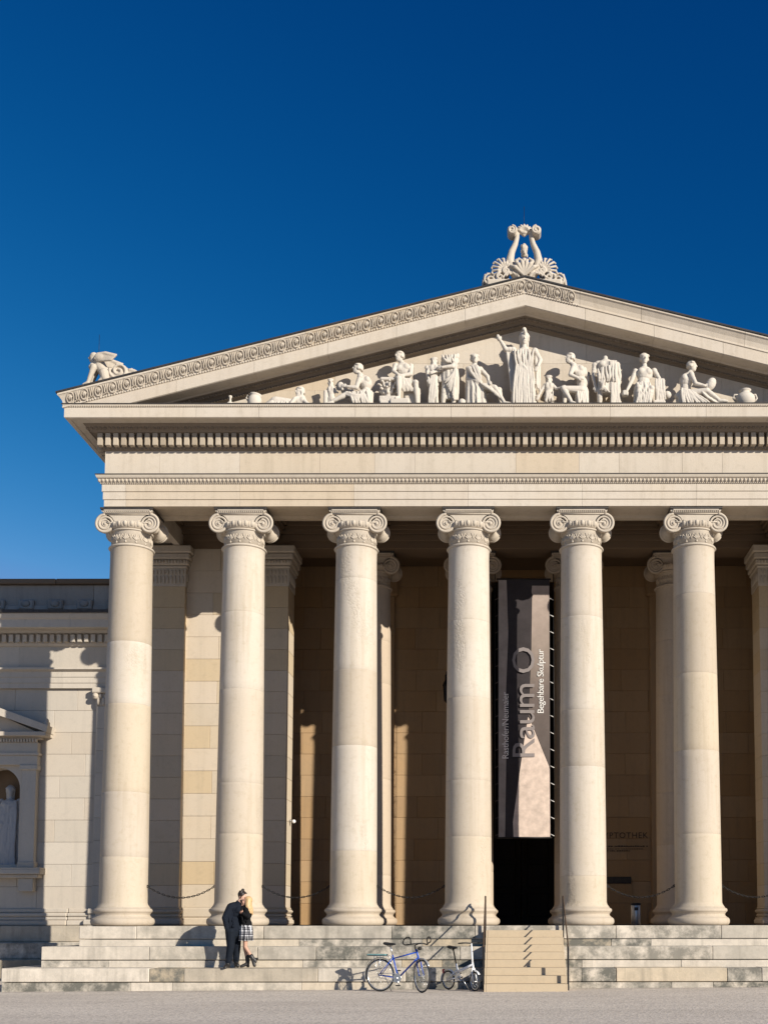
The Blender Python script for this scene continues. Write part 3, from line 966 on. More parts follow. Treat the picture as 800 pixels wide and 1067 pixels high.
    # surround in two halves so that the opening stays open
    right = [(nc+nr,1.55)] + [(xx, zz) for xx, zz in arc[:11]] + [(nc,4.62),(nc+1.0,4.62),(nc+1.0,1.55)]
    left = [(nc,4.62)] + [(xx, zz) for xx, zz in arc[10:]] + [(nc-nr,1.55),(nc-1.0,1.55),(nc-1.0,4.62)]
    ns.prism(right, yF+.12, YW+.38); ns.prism(left, yF+.12, YW+.38)
    for s in (-1, 1):
        ns.box(nc+s*.86-.19, nc+s*.86+.19, yF, YW+.02, 1.55, 4.34, .008)
        ns.box(nc+s*.86-.23, nc+s*.86+.23, yF-.05, YW+.02, 1.55, 1.72, .02)
        ns.box(nc+s*.86-.24, nc+s*.86+.24, yF-.06, YW+.02, 4.22, 4.36, .02)
    niche = ns.build('niche', M['wing'], museum)
    en = MB()
    en.box(nc-1.08, nc+1.08, yF-.02, YW+.02, 4.36, 4.62, .006); en.box(nc-1.12, nc+1.12, yF-.06, YW+.02, 4.62, 4.70, .01)
    en.box(nc-1.08, nc+1.08, yF-.02, YW+.02, 4.70, 4.98, .006)
    for k in range(28): en.box(nc-1.08+.078*k, nc-1.03+.078*k, yF-.10, yF, 4.98, 5.06, .004)
    en.box(nc-1.16, nc+1.16, yF-.05, YW+.02, 5.06, 5.12, .01)
    en.box(nc-1.38, nc+1.38, yF-.26, YW+.02, 5.12, 5.24, .012)
    en.prism([(nc-1.1,5.24),(nc+1.1,5.24),(nc,5.74)], yF-.04, YW+.02)
    for s in (-1, 1):
        en.prism(([(nc,5.72),(nc,5.93),(nc+s*1.44,5.40),(nc+s*1.40,5.22)]), yF-.29, YW+.02)
    en.build('niche_pediment', M['wing'], niche)
    for s in (-1, 1):
        ak = MB(); ak.box(nc+s*1.34-.06, nc+s*1.34+.06, yF-.2, yF+.0, 5.36, 5.54, .03); ak.ell((nc+s*1.34, yF-.1, 5.55), (.055,.06,.07), None, 8, 6)
        ak.build('corner_ornament', M['wing'], niche)
    sl = MB(); sl.box(nc-1.30, nc+1.30, yF-.20, YW+.02, 1.38, 1.52, .015); sl.box(nc-1.22, nc+1.22, yF-.10, YW+.02, 1.28, 1.38, .02)
    for s in (-1, 1): sl.box(nc+s*.86-.2, nc+s*.86+.2, yF-.02, YW+.02, .92, 1.28, .012)
    sl.box(nc-1.3, nc+1.3, yF-.20, YW+.6, 1.52, 1.555, .004)
    sl.build('sill', M['wing'], niche)
    bkk = MB(); bkk.box(nc-.8, nc+.8, YW+.62, YW+.9, 1.4, 4.6)
    bkk.build('niche_back', M['ceiling'], niche)
    for o in set(bpy.data.objects) - before: o.data.transform(Matrix.Scale(.977, 4, (0,0,1)))   # the wing is a little lower
wing(-1); wing(1)
# ================================================================ SCULPTURE
class Fig:
    """a carved figure laid out as overlapping tapered volumes; x to the right, y up the drawing, d = depth (m)"""
    def __init__(s, ox, oy, k, base=None):
        s.ox, s.oy, s.k = ox, oy, k; s.mb = MB()
    def p(s, x, y, d=0.0): return Vector(((x-s.ox)/s.k, d, (s.oy-y)/s.k))
    def V(s, t): return s.p(*t)
    def chain(s, pts, rad):
        P = [s.V(t) for t in pts]
        for a, b, ra, rb in zip(P, P[1:], rad, rad[1:]): s.mb.cap(a, ra, b, rb)
    def head(s, c, face=(0,-1), r=.108, tilt=0.0, hair='short', hat=None):
        """face: direction in plan (x, y) the face looks to"""
        c = s.V(c); f = Vector((face[0], face[1], 0)).normalized()
        yaw = atan2(f.x, -f.y)          # 0 looks to -Y
        R = rz(yaw) @ rx(-tilt)
        A = lambda x, y, z: c + R @ Vector((x, y, z))
        m = s.mb
        m.ell(A(0, .008, .02), (r*.80, r*.98, r*1.0), R)
        m.ell(A(0, -.008, -.035), (r*.62, r*.74, r*.90), R)
        m.ell(A(0, -.046, -.092*r/.108), (r*.34, r*.30, r*.26), R)
        m.cap(A(0, -r*.84, .02), .009, A(0, -r*.99, -.022), .014)
        m.cap(A(-.036, -r*.80, .030), .009, A(.036, -r*.80, .030), .009)
        m.cap(A(-.018, -r*.76, -.056), .009, A(.018, -r*.76, -.056), .009)
        for q in (-1, 1): m.ell(A(q*r*.84, .012, -.01), (.016, .028, .036), R)
        if hair:
            m.ell(A(0, .03, .04), (r*.92, r*.95, r*.98), R)
            for k in range(14):
                a = pi*(.08 + .84*k/13)
                m.ell(A(cos(a)*r*.86, -sin(a)*r*.62+.0, .066), (.026, .026, .024), R, 6, 5)
                m.ell(A(cos(a)*r*.80, sin(a)*r*.95+.01, .0), (.027, .027, .030), R, 6, 5)
        if hair == 'bun': m.ell(A(0, r*1.15, .03), (.05, .05, .05), R)
        if hair == 'long':
            for q in (-1, 1): m.cap(A(q*.075, .03, 0), .035, A(q*.085, .04, -.20), .022)
        if hat == 'helmet':
            m.ell(A(0, .02, .055), (r*1.02, r*1.12, r*1.05), R)
            m.cap(A(0, -r*.95, .075), .02, A(0, -r*1.1, .12), .03)
            m.tube([A(0, -.08, .17), A(0, 0, .215), A(0, .09, .19), A(0, .15, .10), A(0, .16, .0)], [.022,.032,.034,.03,.02], 8)
    def hand(s, w, tip, r=.036):
        """palm, four fingers and a thumb from the wrist w towards tip"""
        w = s.V(w) if not isinstance(w, Vector) else w; t = s.V(tip) if not isinstance(tip, Vector) else tip
        d = (t-w).normalized(); n = d.orthogonal().normalized()
        side = d.cross(Vector((0,-1,0)))
        if side.length < .2: side = n
        side.normalize(); up = side.cross(d)
        pc = w + d*.05
        M3 = Matrix((side, up, d)).transposed()
        s.mb.ell(pc, (.036, .020, .05), M3, 10, 7)
        for k, L in enumerate((.06, .07, .066, .05)):
            b = w + d*.085 + side*(.027-.018*k)
            mid = b + d*L*.55 - up*.006; s.mb.cap(b, .0115, mid, .0105, 7); s.mb.cap(mid, .0105, mid + d*L*.4 - up*.022, .009, 7)
        b = w + d*.035 + side*.034
        s.mb.cap(b, .014, b + side*.025 + d*.04 - up*.012, .0105, 7)
    def arm(s, sh, el, wr, tip=None, k=1.0):
        s.chain([sh, el, wr], [.060*k, .047*k, .031*k])
        m = (Vector(s.V(sh))*.55 + Vector(s.V(el))*.45); s.mb.ell(m, (.058*k,)*3)
        s.mb.ell(s.V(sh), (.068*k,)*3)
        if tip is None:
            a, b = s.V(el), s.V(wr); tip = b + (b-a).normalized()*.1
        s.hand(wr, tip)
    def leg(s, hip, kn, an, toe=None, k=1.0):
        s.chain([hip, kn], [.098*k, .064*k]); s.mb.ell(s.V(kn), (.066*k,)*3)
        a, b = s.V(kn), s.V(an); c = a*.68+b*.32
        s.mb.cap(a, .058*k, c, .062*k); s.mb.cap(c, .062*k, b, .037*k)
        if toe is not None:
            h = s.V(an) + Vector((0,0,-.025)); t = s.V(toe)
            s.mb.cap(h, .042*k, h*.35+t*.65, .038*k); s.mb.cap(h*.35+t*.65, .038*k, t, .022*k)
    def torso(s, neck, chest, waist, pelvis, w=.19, d=.12, neckh=None):
        n, c, wa, pe = map(s.V, (neck, chest, waist, pelvis))
        def frame(a, b):
            z = (a-b).normalized(); x = Vector((1,0,0)); x = (x - z*x.dot(z)).normalized(); y = z.cross(x)
            return Matrix((x, y, z)).transposed()
        m = s.mb
        m.ell(c, (w, d*1.05, .19), frame(n, wa)); m.ell(wa, (w*.76, d*.90, .15), frame(c, pe)); m.ell(pe, (w*.90, d*1.05, .14), frame(wa, pe) if (wa-pe).length > .01 else None)
        m.cap(wa, d*.85, pe, d*.9)
        if neckh is not None: m.cap(n, .062, s.V(neckh), .052)
        for q in (-1, 1): m.ell(c + frame(n, wa) @ Vector((q*w*.42, -d*.72, .03)), (w*.42, d*.42, .075))
    def folds(s, a0, a1, b0, b1, n, r=.022, sag=.0, bow=0.0, seed=0):
        """n ridges of cloth running from the line a0-a1 to the line b0-b1"""
        R = random.Random(seed); A0, A1, B0, B1 = map(s.V, (a0, a1, b0, b1))
        for k in range(n):
            t = (k+.5)/n + R.uniform(-.2,.2)/n; u = t + R.uniform(-.12,.12)/n
            p0 = A0.lerp(A1, t); p1 = B0.lerp(B1, u); L = (p1-p0).length
            pts = []; rr = []
            ph = R.uniform(0, 6)
            for i in range(7):
                q = i/6; x = p0.lerp(p1, q) + Vector((.012*sin(ph+q*5), -.012-bow*sin(pi*q), -sag*sin(pi*q)))
                pts.append(x); rr.append(r*(.55+.6*sin(pi*(.15+.75*q)))*R.uniform(.8,1.15))
            s.mb.tube(pts, rr, 6)
    def skirt(s, rings, nf=13, amp=.05, seed=0):
        """rings: (centre x, centre y, depth, half width, half depth); a pleated tube"""
        R = random.Random(seed); ph = R.uniform(0, 6); out = []
        N = 72; n = len(rings)
        for i, (x, y, d, hw, hd) in enumerate(rings):
            c = s.p(x, y, d); t = i/(n-1); row = []
            for k in range(N):
                a = 2*pi*k/N
                f = 1 + 1.6*amp*(.35+.9*t)*(sin(nf*a+ph+.5*sin(3*a)+.5*t) + .5*sin((nf*2-5)*a+2*ph))
                row.append(c + Vector((cos(a)*hw*f, sin(a)*hd*f, .0)))
            out.append(row)
        s.mb.loft(out)
    def lump(s, c, r, M3=None): s.mb.ell(s.V(c), r, M3)
    def rock(s, x0, x1, y0, y1, d0=-.2, d1=.2, b=.03):
        a = s.p(x0, y1, d0); c = s.p(x1, y0, d1)
        s.mb.box(min(a.x,c.x), max(a.x,c.x), d0, d1, min(a.z,c.z), max(a.z,c.z), b)
    def make(s, name, label, X, group='sculptures standing in the pediment', cat='statue', voxel=.0098, smooth=1, Y=-.88, z=12.082, mat='statue'):
        o = sculpt(s.mb, name, M[mat], None, voxel, smooth, (X, Y, z), .45, .003, .007)
        o.scale = (1.015,)*3
        return tag(o, label, cat, group)

ZB = 405
def px2x(u): return (u-529)*26.68/1195 - .417     # metres along the pediment ledge
G1 = lambda ox: Fig(ox, ZB+2, 180)
# --- small vessel and broken urn at the far left
def lathe_thing(name, prof, X, label, cat, mat='statue', Y=-.88, z=12.082, group='carved vessels in the pediment corners', extra=None, tilt=0):
    mb = MB(); mb.lathe(prof, 40)
    if extra: extra(mb)
    if tilt: mb.v = [tuple(ry(tilt) @ Vector(p)) for p in mb.v]
    o = mb.build(name, M[mat], None, (X, Y, z)); return tag(o, label, cat, group)
lathe_thing('stone_flask', [(.10,0),(.115,.02),(.115,.06),(.10,.10),(.095,.14),(.07,.18),(.03,.21),(.022,.27),(.03,.30),(.045,.33),(.04,.35),(0,.36)], px2x(237.3), 'smallest carved stone flask with a thin neck at the tapering end of the pediment', 'flask', extra=lambda m: m.box(-.13,.13,-.12,.12,-.01,.05,.01))
def h1(m):
    m.tube([(-.12,0,.31),(-.19,0,.34),(-.21,0,.27),(-.15,0,.2)], .02, 7)
lathe_thing('stone_urn', [(.09,0),(.12,.02),(.15,.10),(.165,.20),(.155,.28),(.13,.32),(.125,.34),(.145,.365),(.14,.385),(.10,.375),(.09,.30),(0,.28)], px2x(261.5), 'tilted stone urn with a chipped rim beside the small flask', 'urn', extra=h1, tilt=.16)
# --- reclining sphinx-like figure with a raised bust
F_ = G1(330)
F_.rock(215, 425, 396, 408, -.16, .16, .02)
F_.chain([(232,388),(262,376),(322,380)], [.10,.15,.12]); F_.lump((250,386,-.03),(.14,.11,.11)); F_.chain([(250,385,-.1),(225,398,-.12)],[.07,.05])
F_.torso((362,352),(362,372),(355,390),(335,395), .15, .11, (361,342)); F_.head((360,328), (-.8,-.6), .10, .1, 'long')
F_.chain([(378,366,-.05),(395,388,-.12),(415,396,-.14)],[.055,.045,.035]); F_.chain([(345,366,-.1),(330,392,-.15)],[.05,.04])
F_.folds((265,372,-.1),(330,378,-.1),(250,398,-.14),(330,400,-.15),6,.02)
F_.make('reclining_statue', 'reclining carved figure with raised head and low body, beside the tilted urn', px2x(220+330/4))
# --- small standing figurine
F_ = G1(495)
F_.rock(470, 520, 398, 408, -.1, .1, .02); F_.rock(463, 478, 322, 400, -.05, .08, .02)
F_.torso((493,305),(494,325),(495,345),(496,355), .085, .06, (492,298)); F_.head((491,289), (.2,-1), .055, 0, 'short')
for q, x in ((-1,488),(1,502)): F_.chain([(x,355),(x+q,378),(x+q*2,400)],[.05,.035,.026])
F_.chain([(482,312),(476,330),(480,345)],[.028,.024,.02]); F_.chain([(505,312),(513,328),(522,335,-.05)],[.028,.024,.018])
F_.make('figurine', 'small standing stone figurine touched by the seated sculptor at its right', px2x(220+495/4), voxel=.010, smooth=1)
# --- seated sculptor stretching a leg
F_ = G1(610)
F_.torso((622,262),(636,292),(642,335),(640,368), .16, .15, (612,250)); F_.head((603,228), (-1,-.35), .108, .25, 'short')
F_.arm((618,276,-.14),(604,325,-.18),(566,322,-.2),(545,316,-.2)); F_.arm((648,278,.1),(630,330,.12),(590,326,.05),(560,318,0))
F_.lump((538,312,-.16),(.07,.03,.075)); F_.chain([(548,316,-.16),(545,330,-.16)],[.03,.03])
F_.leg((640,366,-.1),(565,352,-.17),(505,386,-.2),(478,403,-.24)); F_.leg((640,366,.08),(580,352,.08),(590,398,.05),(560,404,-.02))
F_.skirt([(640,330,0,.17,.17),(628,352,0,.22,.2),(622,375,0,.24,.21),(625,407,0,.25,.2)], 11, .06, 3)
F_.folds((575,345,-.2),(650,340,-.18),(590,404,-.22),(668,402,-.2),8,.026,.02,.03,1); F_.folds((570,350,-.22),(560,358,-.2),(640,350,-.2),(650,372,-.2),4,.024,.05,.03,2)
F_.rock(605, 668, 375, 408, -.15, .2)
F_.make('seated_statue', 'seated carved man leaning left with outstretched leg, hand held towards a small figurine', px2x(220+610/4))
# --- capital block on plinth
F_ = G1(745)
F_.rock(704, 822, 386, 408, -.25, .2, .015); F_.rock(700, 770, 360, 386, -.2, .18, .015)
F_.chain([(735,360),(735,300)],[.10,.13]); F_.rock(702,768,276,290,-.16,.16,.02)
for k in range(8):
    a = 2*pi*k/8
    for (h, r, L) in ((340,.13,.10),(312,.155,.09)):
        c = F_.p(735, h) + Vector((cos(a+h)*r, sin(a+h)*r, 0)); F_.mb.cap(c, .03, c+Vector((cos(a+h)*.05, sin(a+h)*.05, L)), .022, 7); F_.mb.ell(c+Vector((cos(a+h)*.075, sin(a+h)*.075, L-.01)), (.03,.03,.025))
F_.make('carved_capital', 'leafy stone capital set on a block beside the seated man', px2x(220+745/4), cat='carved block')
# --- seated man on a block, facing front
F_ = G1(85)
F_.torso((74,205),(80,235),(86,268),(90,292), .19, .12, (68,194)); F_.head((62,175), (-.7,-.7), .108, .12, 'short')
F_.arm((48,217,-.02),(42,252,-.16),(62,272,-.22),(74,276,-.22)); F_.arm((112,218,.0),(112,262,-.12),(74,276,-.2),(60,278,-.2))
F_.leg((78,294,-.03),(64,290,-.22),(66,366,-.2),(54,378,-.30)); F_.leg((104,294,-.0),(134,302,-.16),(140,388,-.10),(136,402,-.2))
F_.rock(82, 150, 308, 400, -.05, .24, .04); F_.rock(30, 110, 378, 408, -.3, .2, .02)
F_.folds((70,285,-.2),(110,285,-.16),(82,340,-.14),(128,336,-.12),7,.026,.03,.02,4); F_.folds((112,300,-.1),(122,296,.0),(145,342,.02),(150,330,.1),4,.024,.03,0,5)
F_.make('seated_statue', 'seated carved man turned half left with bare legs, one foot raised on a low block', px2x(420.5))
# --- statuette and the headless draped man holding it
F_ = G1(205)
F_.rock(190, 222, 390, 408, -.1, .12, .015); F_.torso((207,216),(207,236),(206,258),(206,276), .12, .085, (207,209)); F_.head((207,199), (-.3,-1), .082, 0, 'bun')
F_.arm((190,224,-.02),(180,250,-.06),(186,280,-.1),None,.75); F_.arm((224,224),(232,244,-.08),(215,252,-.13),None,.75)
F_.skirt([(206,262,0,.10,.09),(205,300,0,.115,.10),(204,345,0,.105,.1),(203,392,0,.115,.10)], 9, .07, 8); F_.folds((194,262,-.09),(220,262,-.09),(186,388,-.10),(220,388,-.10),7,.017,0,.02,9)
F_.lump((178,226,-.02),(.05,.05,.06)); F_.chain([(178,238),(184,300)],[.045,.03])
F_.make('draped_statue', 'small carved girl statue held by the headless draped man', px2x(451), voxel=.013)
F_ = G1(275)
F_.torso((278,178),(276,208),(274,245),(272,276), .185, .125); F_.chain([(250,188,-.02),(300,180,-.02)],[.07,.075]); F_.chain([(302,190),(306,168)],[.05,.04])
F_.arm((302,200,-.04),(286,232,-.16),(244,240,-.2),(228,240,-.18)); F_.arm((248,196,.05),(240,230,.05),(236,262,-.02))
F_.leg((258,280),(250,335,-.04),(245,392,0),(240,403,-.12)); F_.leg((288,280),(292,335,-.02),(288,392,.02),(286,403,-.1))
F_.skirt([(274,232,0,.19,.14),(276,275,0,.20,.15),(278,318,.02,.18,.14),(282,362,.04,.14,.12)], 11, .07, 12)
F_.folds((300,250,-.13),(302,200,-.12),(246,290,-.14),(292,360,-.12),8,.024,.05,.03,13); F_.folds((240,175,-.06),(296,172,-.06),(262,215,-.14),(300,215,-.12),5,.022,.05,.05,14); F_.folds((292,280,-.1),(306,280,0),(290,370,-.08),(304,364,0),5,.02,0,.0,15)
F_.make('headless_statue', 'headless draped man bending an arm around the small girl statue', px2x(468.5))
# --- seated woman with crossed feet
F_ = G1(410)
F_.torso((378,216),(376,244),(378,280),(380,310), .17, .12, (378,206)); F_.head((378,186), (.2,-1), .105, .05, 'bun')
F_.arm((352,230),(350,275,-.06),(384,296,-.18),(400,300,-.2)); F_.arm((402,232),(432,268,-.06),(436,296,-.18),(440,304,-.22))
F_.leg((384,308,-.06),(462,326,-.18),(500,388,-.2),(540,403,-.24)); F_.leg((384,312,.02),(480,322,-.02),(488,388,-.06),(506,403,-.16))
F_.rock(352, 425, 318, 408, -.1, .22, .04); F_.lump((326,385,-.05),(.10,.12,.12)); F_.rock(312,350,392,408,-.14,.14,.02)
F_.skirt([(376,290,0,.18,.16),(384,325,0,.24,.2),(384,365,0,.23,.2),(386,407,0,.24,.2)], 12, .07, 20)
F_.folds((350,230,-.1),(388,222,-.12),(390,300,-.18),(410,290,-.18),6,.022,.04,.04,21); F_.folds((345,262,-.05),(340,300,.05),(400,372,-.2),(350,400,-.12),8,.026,.05,.02,22); F_.folds((400,308,-.2),(440,312,-.2),(470,345,-.22),(488,378,-.2),6,.022,.04,.02,23)
F_.make('seated_statue', 'seated carved woman with legs stretched right and feet crossed, left of the helmeted goddess', px2x(502.5))
# --- the helmeted goddess in the middle
F_ = Fig(580, ZB+2, 180)
F_.torso((585,140),(584,172),(582,215),(582,245), .205, .135, (585,126)); F_.head((585,101), (.1,-1), .122, -.05, 'long', 'helmet')
F_.chain([(585,60,-.02),(590,75,.06)],[.05,.05])
F_.arm((538,150,-.02),(508,150,-.05),(486,118,-.12),(480,108,-.14),1.15); F_.arm((630,152,.0),(652,196,-.04),(642,232,-.14),(634,248,-.18),1.1)
F_.lump((480,112,-.14),(.05,.05,.05))
F_.skirt([(584,160,0,.225,.15),(584,205,0,.23,.165),(582,240,0,.225,.165),(582,290,0,.25,.19),(581,350,0,.27,.2),(581,404,0,.29,.21)], 15, .055, 30)
F_.folds((540,158,-.12),(628,158,-.12),(555,245,-.17),(618,240,-.17),8,.024,.03,.03,31)
F_.folds((548,225,-.17),(620,230,-.17),(536,404,-.20),(628,404,-.20),13,.026,0,.02,32)
F_.folds((536,160,-.08),(545,165,-.05),(630,290,-.18),(622,330,-.18),5,.026,.06,.05,33)
F_.folds((512,155,-.03),(538,160,.0),(530,330,-.05),(545,345,-.05),6,.03,0,.0,34); F_.folds((632,165,-.02),(652,200,-.02),(632,300,-.08),(648,330,-.02),5,.028,0,.02,35)
F_.lump((560,402,-.2),(.06,.1,.04)); F_.lump((604,402,-.2),(.06,.1,.04)); F_.rock(530,634,400,410,-.22,.22,.02)
F_.make('goddess_statue', 'tallest statue, helmeted goddess in long pleated robe with one arm raised', px2x(545.5))
# --- child with outspread arms
F_ = Fig(690, ZB+2, 180)
F_.torso((690,294),(690,312),(690,332),(690,345), .10, .075, (690,287)); F_.head((690,276), (-.2,-1), .075, 0, 'short')
F_.arm((676,300),(660,322,-.02),(650,345,-.05),None,.75); F_.arm((704,300),(722,318,-.02),(736,318,-.08),None,.75)
F_.leg((682,347),(680,374,-.03),(678,396),(674,404,-.1),.72); F_.leg((698,347),(702,374,-.02),(702,396),(706,404,-.1),.72)
F_.folds((676,330,-.06),(706,330,-.06),(674,380,-.08),(710,375,-.06),6,.018,.03,.02,40); F_.rock(655,725,400,410,-.14,.14,.02)
for k in range(4): F_.mb.cap(F_.p(655+6*k,404), .025, F_.p(648+7*k,375+5*k), .012)
F_.make('child_statue', 'small carved child with arms spread at the right foot of the goddess', px2x(572.5), voxel=.012)
# --- nude man seated on rock, turned left
F_ = Fig(140, 340, 150)
F_.torso((132,180),(146,205),(158,242),(158,272), .165, .125, (122,172)); F_.head((115,154), (-1,-.5), .11, .2, 'short')
F_.arm((128,192,-.12),(116,226,-.18),(140,238,-.2),(150,238,-.2)); F_.arm((166,190,.08),(180,222,.12),(172,262,.08))
F_.leg((156,276,-.1),(92,276,-.18),(118,322,-.2),(136,335,-.24)); F_.leg((158,278,.06),(100,268,.04),(96,322,.0),(84,335,-.06))
F_.rock(134, 180, 270, 340, -.14, .22, .05); F_.folds((140,280,-.16),(176,275,-.1),(140,338,-.18),(180,336,-.1),6,.026,.02,.02,50); F_.rock(85,185,332,342,-.22,.2,.02)
F_.make('seated_statue', 'bare seated man bowed to the left with knees drawn up, right of the goddess', px2x(560+140/3.333))
# --- headless draped standing statue
F_ = Fig(246, 340, 150)
F_.torso((242,158),(242,186),(242,220),(242,246), .20, .13); F_.chain([(241,172),(241,153)],[.065,.055]); F_.chain([(214,174),(270,172)],[.07,.07])
F_.arm((204,180),(198,220,-.02),(204,258,-.06)); F_.arm((282,178),(290,218,.0),(286,262,-.02))
F_.leg((224,250),(220,295,-.03),(220,326),(216,336,-.12)); F_.leg((262,250),(268,295,0),(268,326),(272,336,-.12))
F_.skirt([(242,200,0,.18,.14),(242,228,0,.19,.15),(243,260,0,.20,.155),(243,285,0,.185,.145)], 12, .06, 60)
F_.skirt([(272,206,.03,.07,.09),(278,245,.03,.085,.11),(281,290,.03,.09,.12),(280,336,.03,.10,.13)], 9, .07, 61)
F_.folds((206,205,-.14),(280,182,-.13),(212,250,-.16),(276,250,-.16),7,.026,.06,.04,62); F_.folds((256,176,-.14),(276,172,-.12),(258,330,-.14),(292,332,-.10),8,.024,0,.0,63); F_.folds((205,215,-.1),(240,240,-.17),(255,290,-.16),(215,278,-.15),5,.026,.06,.03,64); F_.rock(208,298,332,342,-.2,.2,.02)
F_.make('headless_statue', 'headless draped standing statue with a long cloth down its right side', px2x(560+246/3.333))
# --- half draped man seated with cloth over a block
F_ = Fig(372, 340, 150)
F_.torso((378,186),(378,212),(374,240),(370,262), .19, .125, (378,176)); F_.head((378,156), (.15,-1), .112, 0, 'short')
F_.arm((346,202),(332,240,-.05),(314,280,-.14),(304,290,-.16)); F_.arm((412,200),(428,232,-.04),(432,262,-.12),(440,275,-.16))
F_.leg((356,266,-.02),(352,276,-.24),(352,326,-.18),(346,336,-.28)); F_.leg((390,266,.0),(398,278,-.22),(392,326,-.16),(396,336,-.26))
F_.rock(340, 405, 280, 340, -.1, .22, .05); F_.skirt([(372,246,0,.17,.15),(372,272,-.05,.22,.22),(370,305,-.05,.2,.2),(368,338,-.05,.2,.19)], 12, .06, 70)
F_.folds((345,255,-.16),(400,255,-.16),(352,300,-.27),(396,296,-.26),6,.028,.08,.03,71); F_.folds((350,296,-.26),(394,296,-.26),(342,338,-.26),(398,338,-.26),8,.024,.0,.0,72)
F_.chain([(428,240),(432,300)],[.09,.12]); F_.folds((415,236,-.1),(442,236,-.1),(412,318,-.14),(448,312,-.12),7,.024,.0,.04,73); F_.rock(404,446,316,340,-.18,.16,.02); F_.lump((456,288,-.02),(.09,.09,.09)); F_.rock(298,318,284,300,-.2,-.06,.02)
F_.make('seated_statue', 'bare chested seated man with draped lap and heavy cloth over a block at his side', px2x(560+372/3.333))
# --- seated painter with a jar
F_ = Fig(560, 340, 150)
F_.torso((534,212),(526,236),(522,264),(520,286), .165, .125, (540,204)); F_.head((546,184), (1,-.35), .11, .05, 'short')
F_.arm((540,222,-.12),(552,258,-.18),(584,268,-.2),(598,262,-.2)); F_.arm((512,226,.06),(512,266,.0),(540,280,-.1))
F_.leg((524,290,-.08),(590,284,-.18),(632,316,-.18),(660,322,-.2)); F_.leg((524,292,.06),(600,296,.02),(640,322,-.02),(664,328,-.06))
F_.rock(496, 545, 288, 340, -.15, .22, .04); F_.mb.ell(F_.p(606,258,-.14), (.11,.11,.16), ry(.5)); F_.chain([(598,276,-.14),(590,292,-.14)],[.05,.06])
F_.skirt([(520,275,0,.17,.16),(526,296,0,.24,.2),(534,318,0,.28,.21),(540,339,0,.30,.21)], 12, .06, 80)
F_.folds((505,270,-.12),(540,285,-.16),(500,336,-.2),(600,330,-.22),10,.026,.02,.03,81); F_.folds((570,285,-.2),(605,300,-.1),(610,325,-.22),(640,330,-.16),6,.022,.02,.0,82); F_.lump((494,292,.0),(.07,.1,.08)); F_.rock(498,645,332,342,-.22,.2,.02)
F_.make('seated_statue', 'seated draped painter facing right with a rounded jar raised over the knees', px2x(560+560/3.333))
def h2(m):
    for q in (-1, 1): m.tube([(q*.16,0,.36),(q*.25,0,.37),(q*.28,0,.28),(q*.22,0,.19)], .022, 7)
lathe_thing('stone_urn', [(.10,0),(.13,.02),(.12,.05),(.19,.12),(.235,.22),(.225,.30),(.17,.365),(.11,.395),(.10,.42),(.13,.45),(.145,.47),(.12,.475),(.08,.44),(0,.42)], px2x(560+730/3.333), 'round bellied stone urn with two handles at the right end of the sculptures', 'urn', extra=h2)

# ---------------------------------------------------------------- acroteria
def spiral(c, R0, T, mir, start, N=60, R1=.02):
    return [Vector((c[0] + (R0*(1-k/N)+R1*k/N)*cos(start-mir*2*pi*T*k/N), c[1], c[2] + (R0*(1-k/N)+R1*k/N)*sin(start-mir*2*pi*T*k/N))) for k in range(N+1)]
def px(zx, zy, d=0): return Vector(((zx-370)/6.667/45.0, d, (430-zy)/6.667/45.0*1.0))   # drawing units of the crest to metres
A = MB()
for q in (-1, 1):
    g = lambda x, y, d=0: px(370+q*x, y, d)
    A.tube([g(20,455),(g(55,425)),g(88,370),g(100,310),g(88,250),g(62,190),g(50,140),g(48,95)], [.09,.105,.108,.098,.08,.064,.055,.05], 12)
    c = g(85,108); A.lathe([(.10,-.13),(.11,-.12),(.11,.12),(.10,.13)], 20, tuple(c), True, True, rx(pi/2))
    for d in (-.14, .14): A.tube(spiral((c.x,d,c.z), .105, 1.6, -q, pi/2), .022, 6)
    A.tube([g(48,100),g(60,78),g(85,72)], [.05,.045,.04], 8)
    # side palmette
    b = g(135,395)
    for k in range(8):
        a = q*(-.62 + k*.36); L = .33 - .018*abs(k-3.5)
        tip = b + Vector((sin(a)*L, -.04, cos(a)*L)); mid = b + Vector((sin(a)*L*.55, -.09, cos(a)*L*.62))
        A.tube([b+Vector((0,-.05,0)), mid, tip, tip+Vector((sin(a+q*1.2)*.05,0,cos(a+q*1.2)*.05-.02))], [.02,.026,.034,.026], 7)
    A.ell(b, (.11,.07,.08))
    for (sx, sy, R_, T) in ((238,465,.145,1.7),(125,400,.085,1.4),(170,440,.08,1.3)):
        cc = g(sx, sy); A.ell(cc, (R_*.92,.07,R_*.92))
        for d in (-.10, .10): A.tube(spiral((cc.x,d,cc.z), R_, T, q, pi/2), .026, 6)
    A.tube([g(262,405),g(220,410),g(205,440)], [.025,.04,.04], 7); A.tube([g(270,410),g(283,460),g(290,505),g(305,520)], [.03,.04,.035,.03], 7)
    for k in range(5):
        A.tube([g(10,475),g(40+18*k,440-12*k,-.08),g(62+22*k,400+14*k,-.12)], [.03,.042,.025], 7)
    A.tube([g(12,500),g(110,470,-.02),g(240,520)], [.08,.085,.06], 8)
    # leaves inside the lyre
    A.tube([g(8,440),g(40,370,-.08),g(55,330,-.12),g(30,318,-.14)], [.05,.06,.05,.03], 8)
for k in range(7):
    a = (k-3)*.42; L = .185
    b = px(370, 108); A.tube([b, b+Vector((sin(a)*L*.6, -.06, cos(a)*L*.6)), b+Vector((sin(a)*L, -.03, cos(a)*L))], [.02,.032,.026], 7)
A.ell(px(370,112), (.10,.07,.045))
A.tube([px(330,98), px(370,128), px(410,98)], .035, 7)
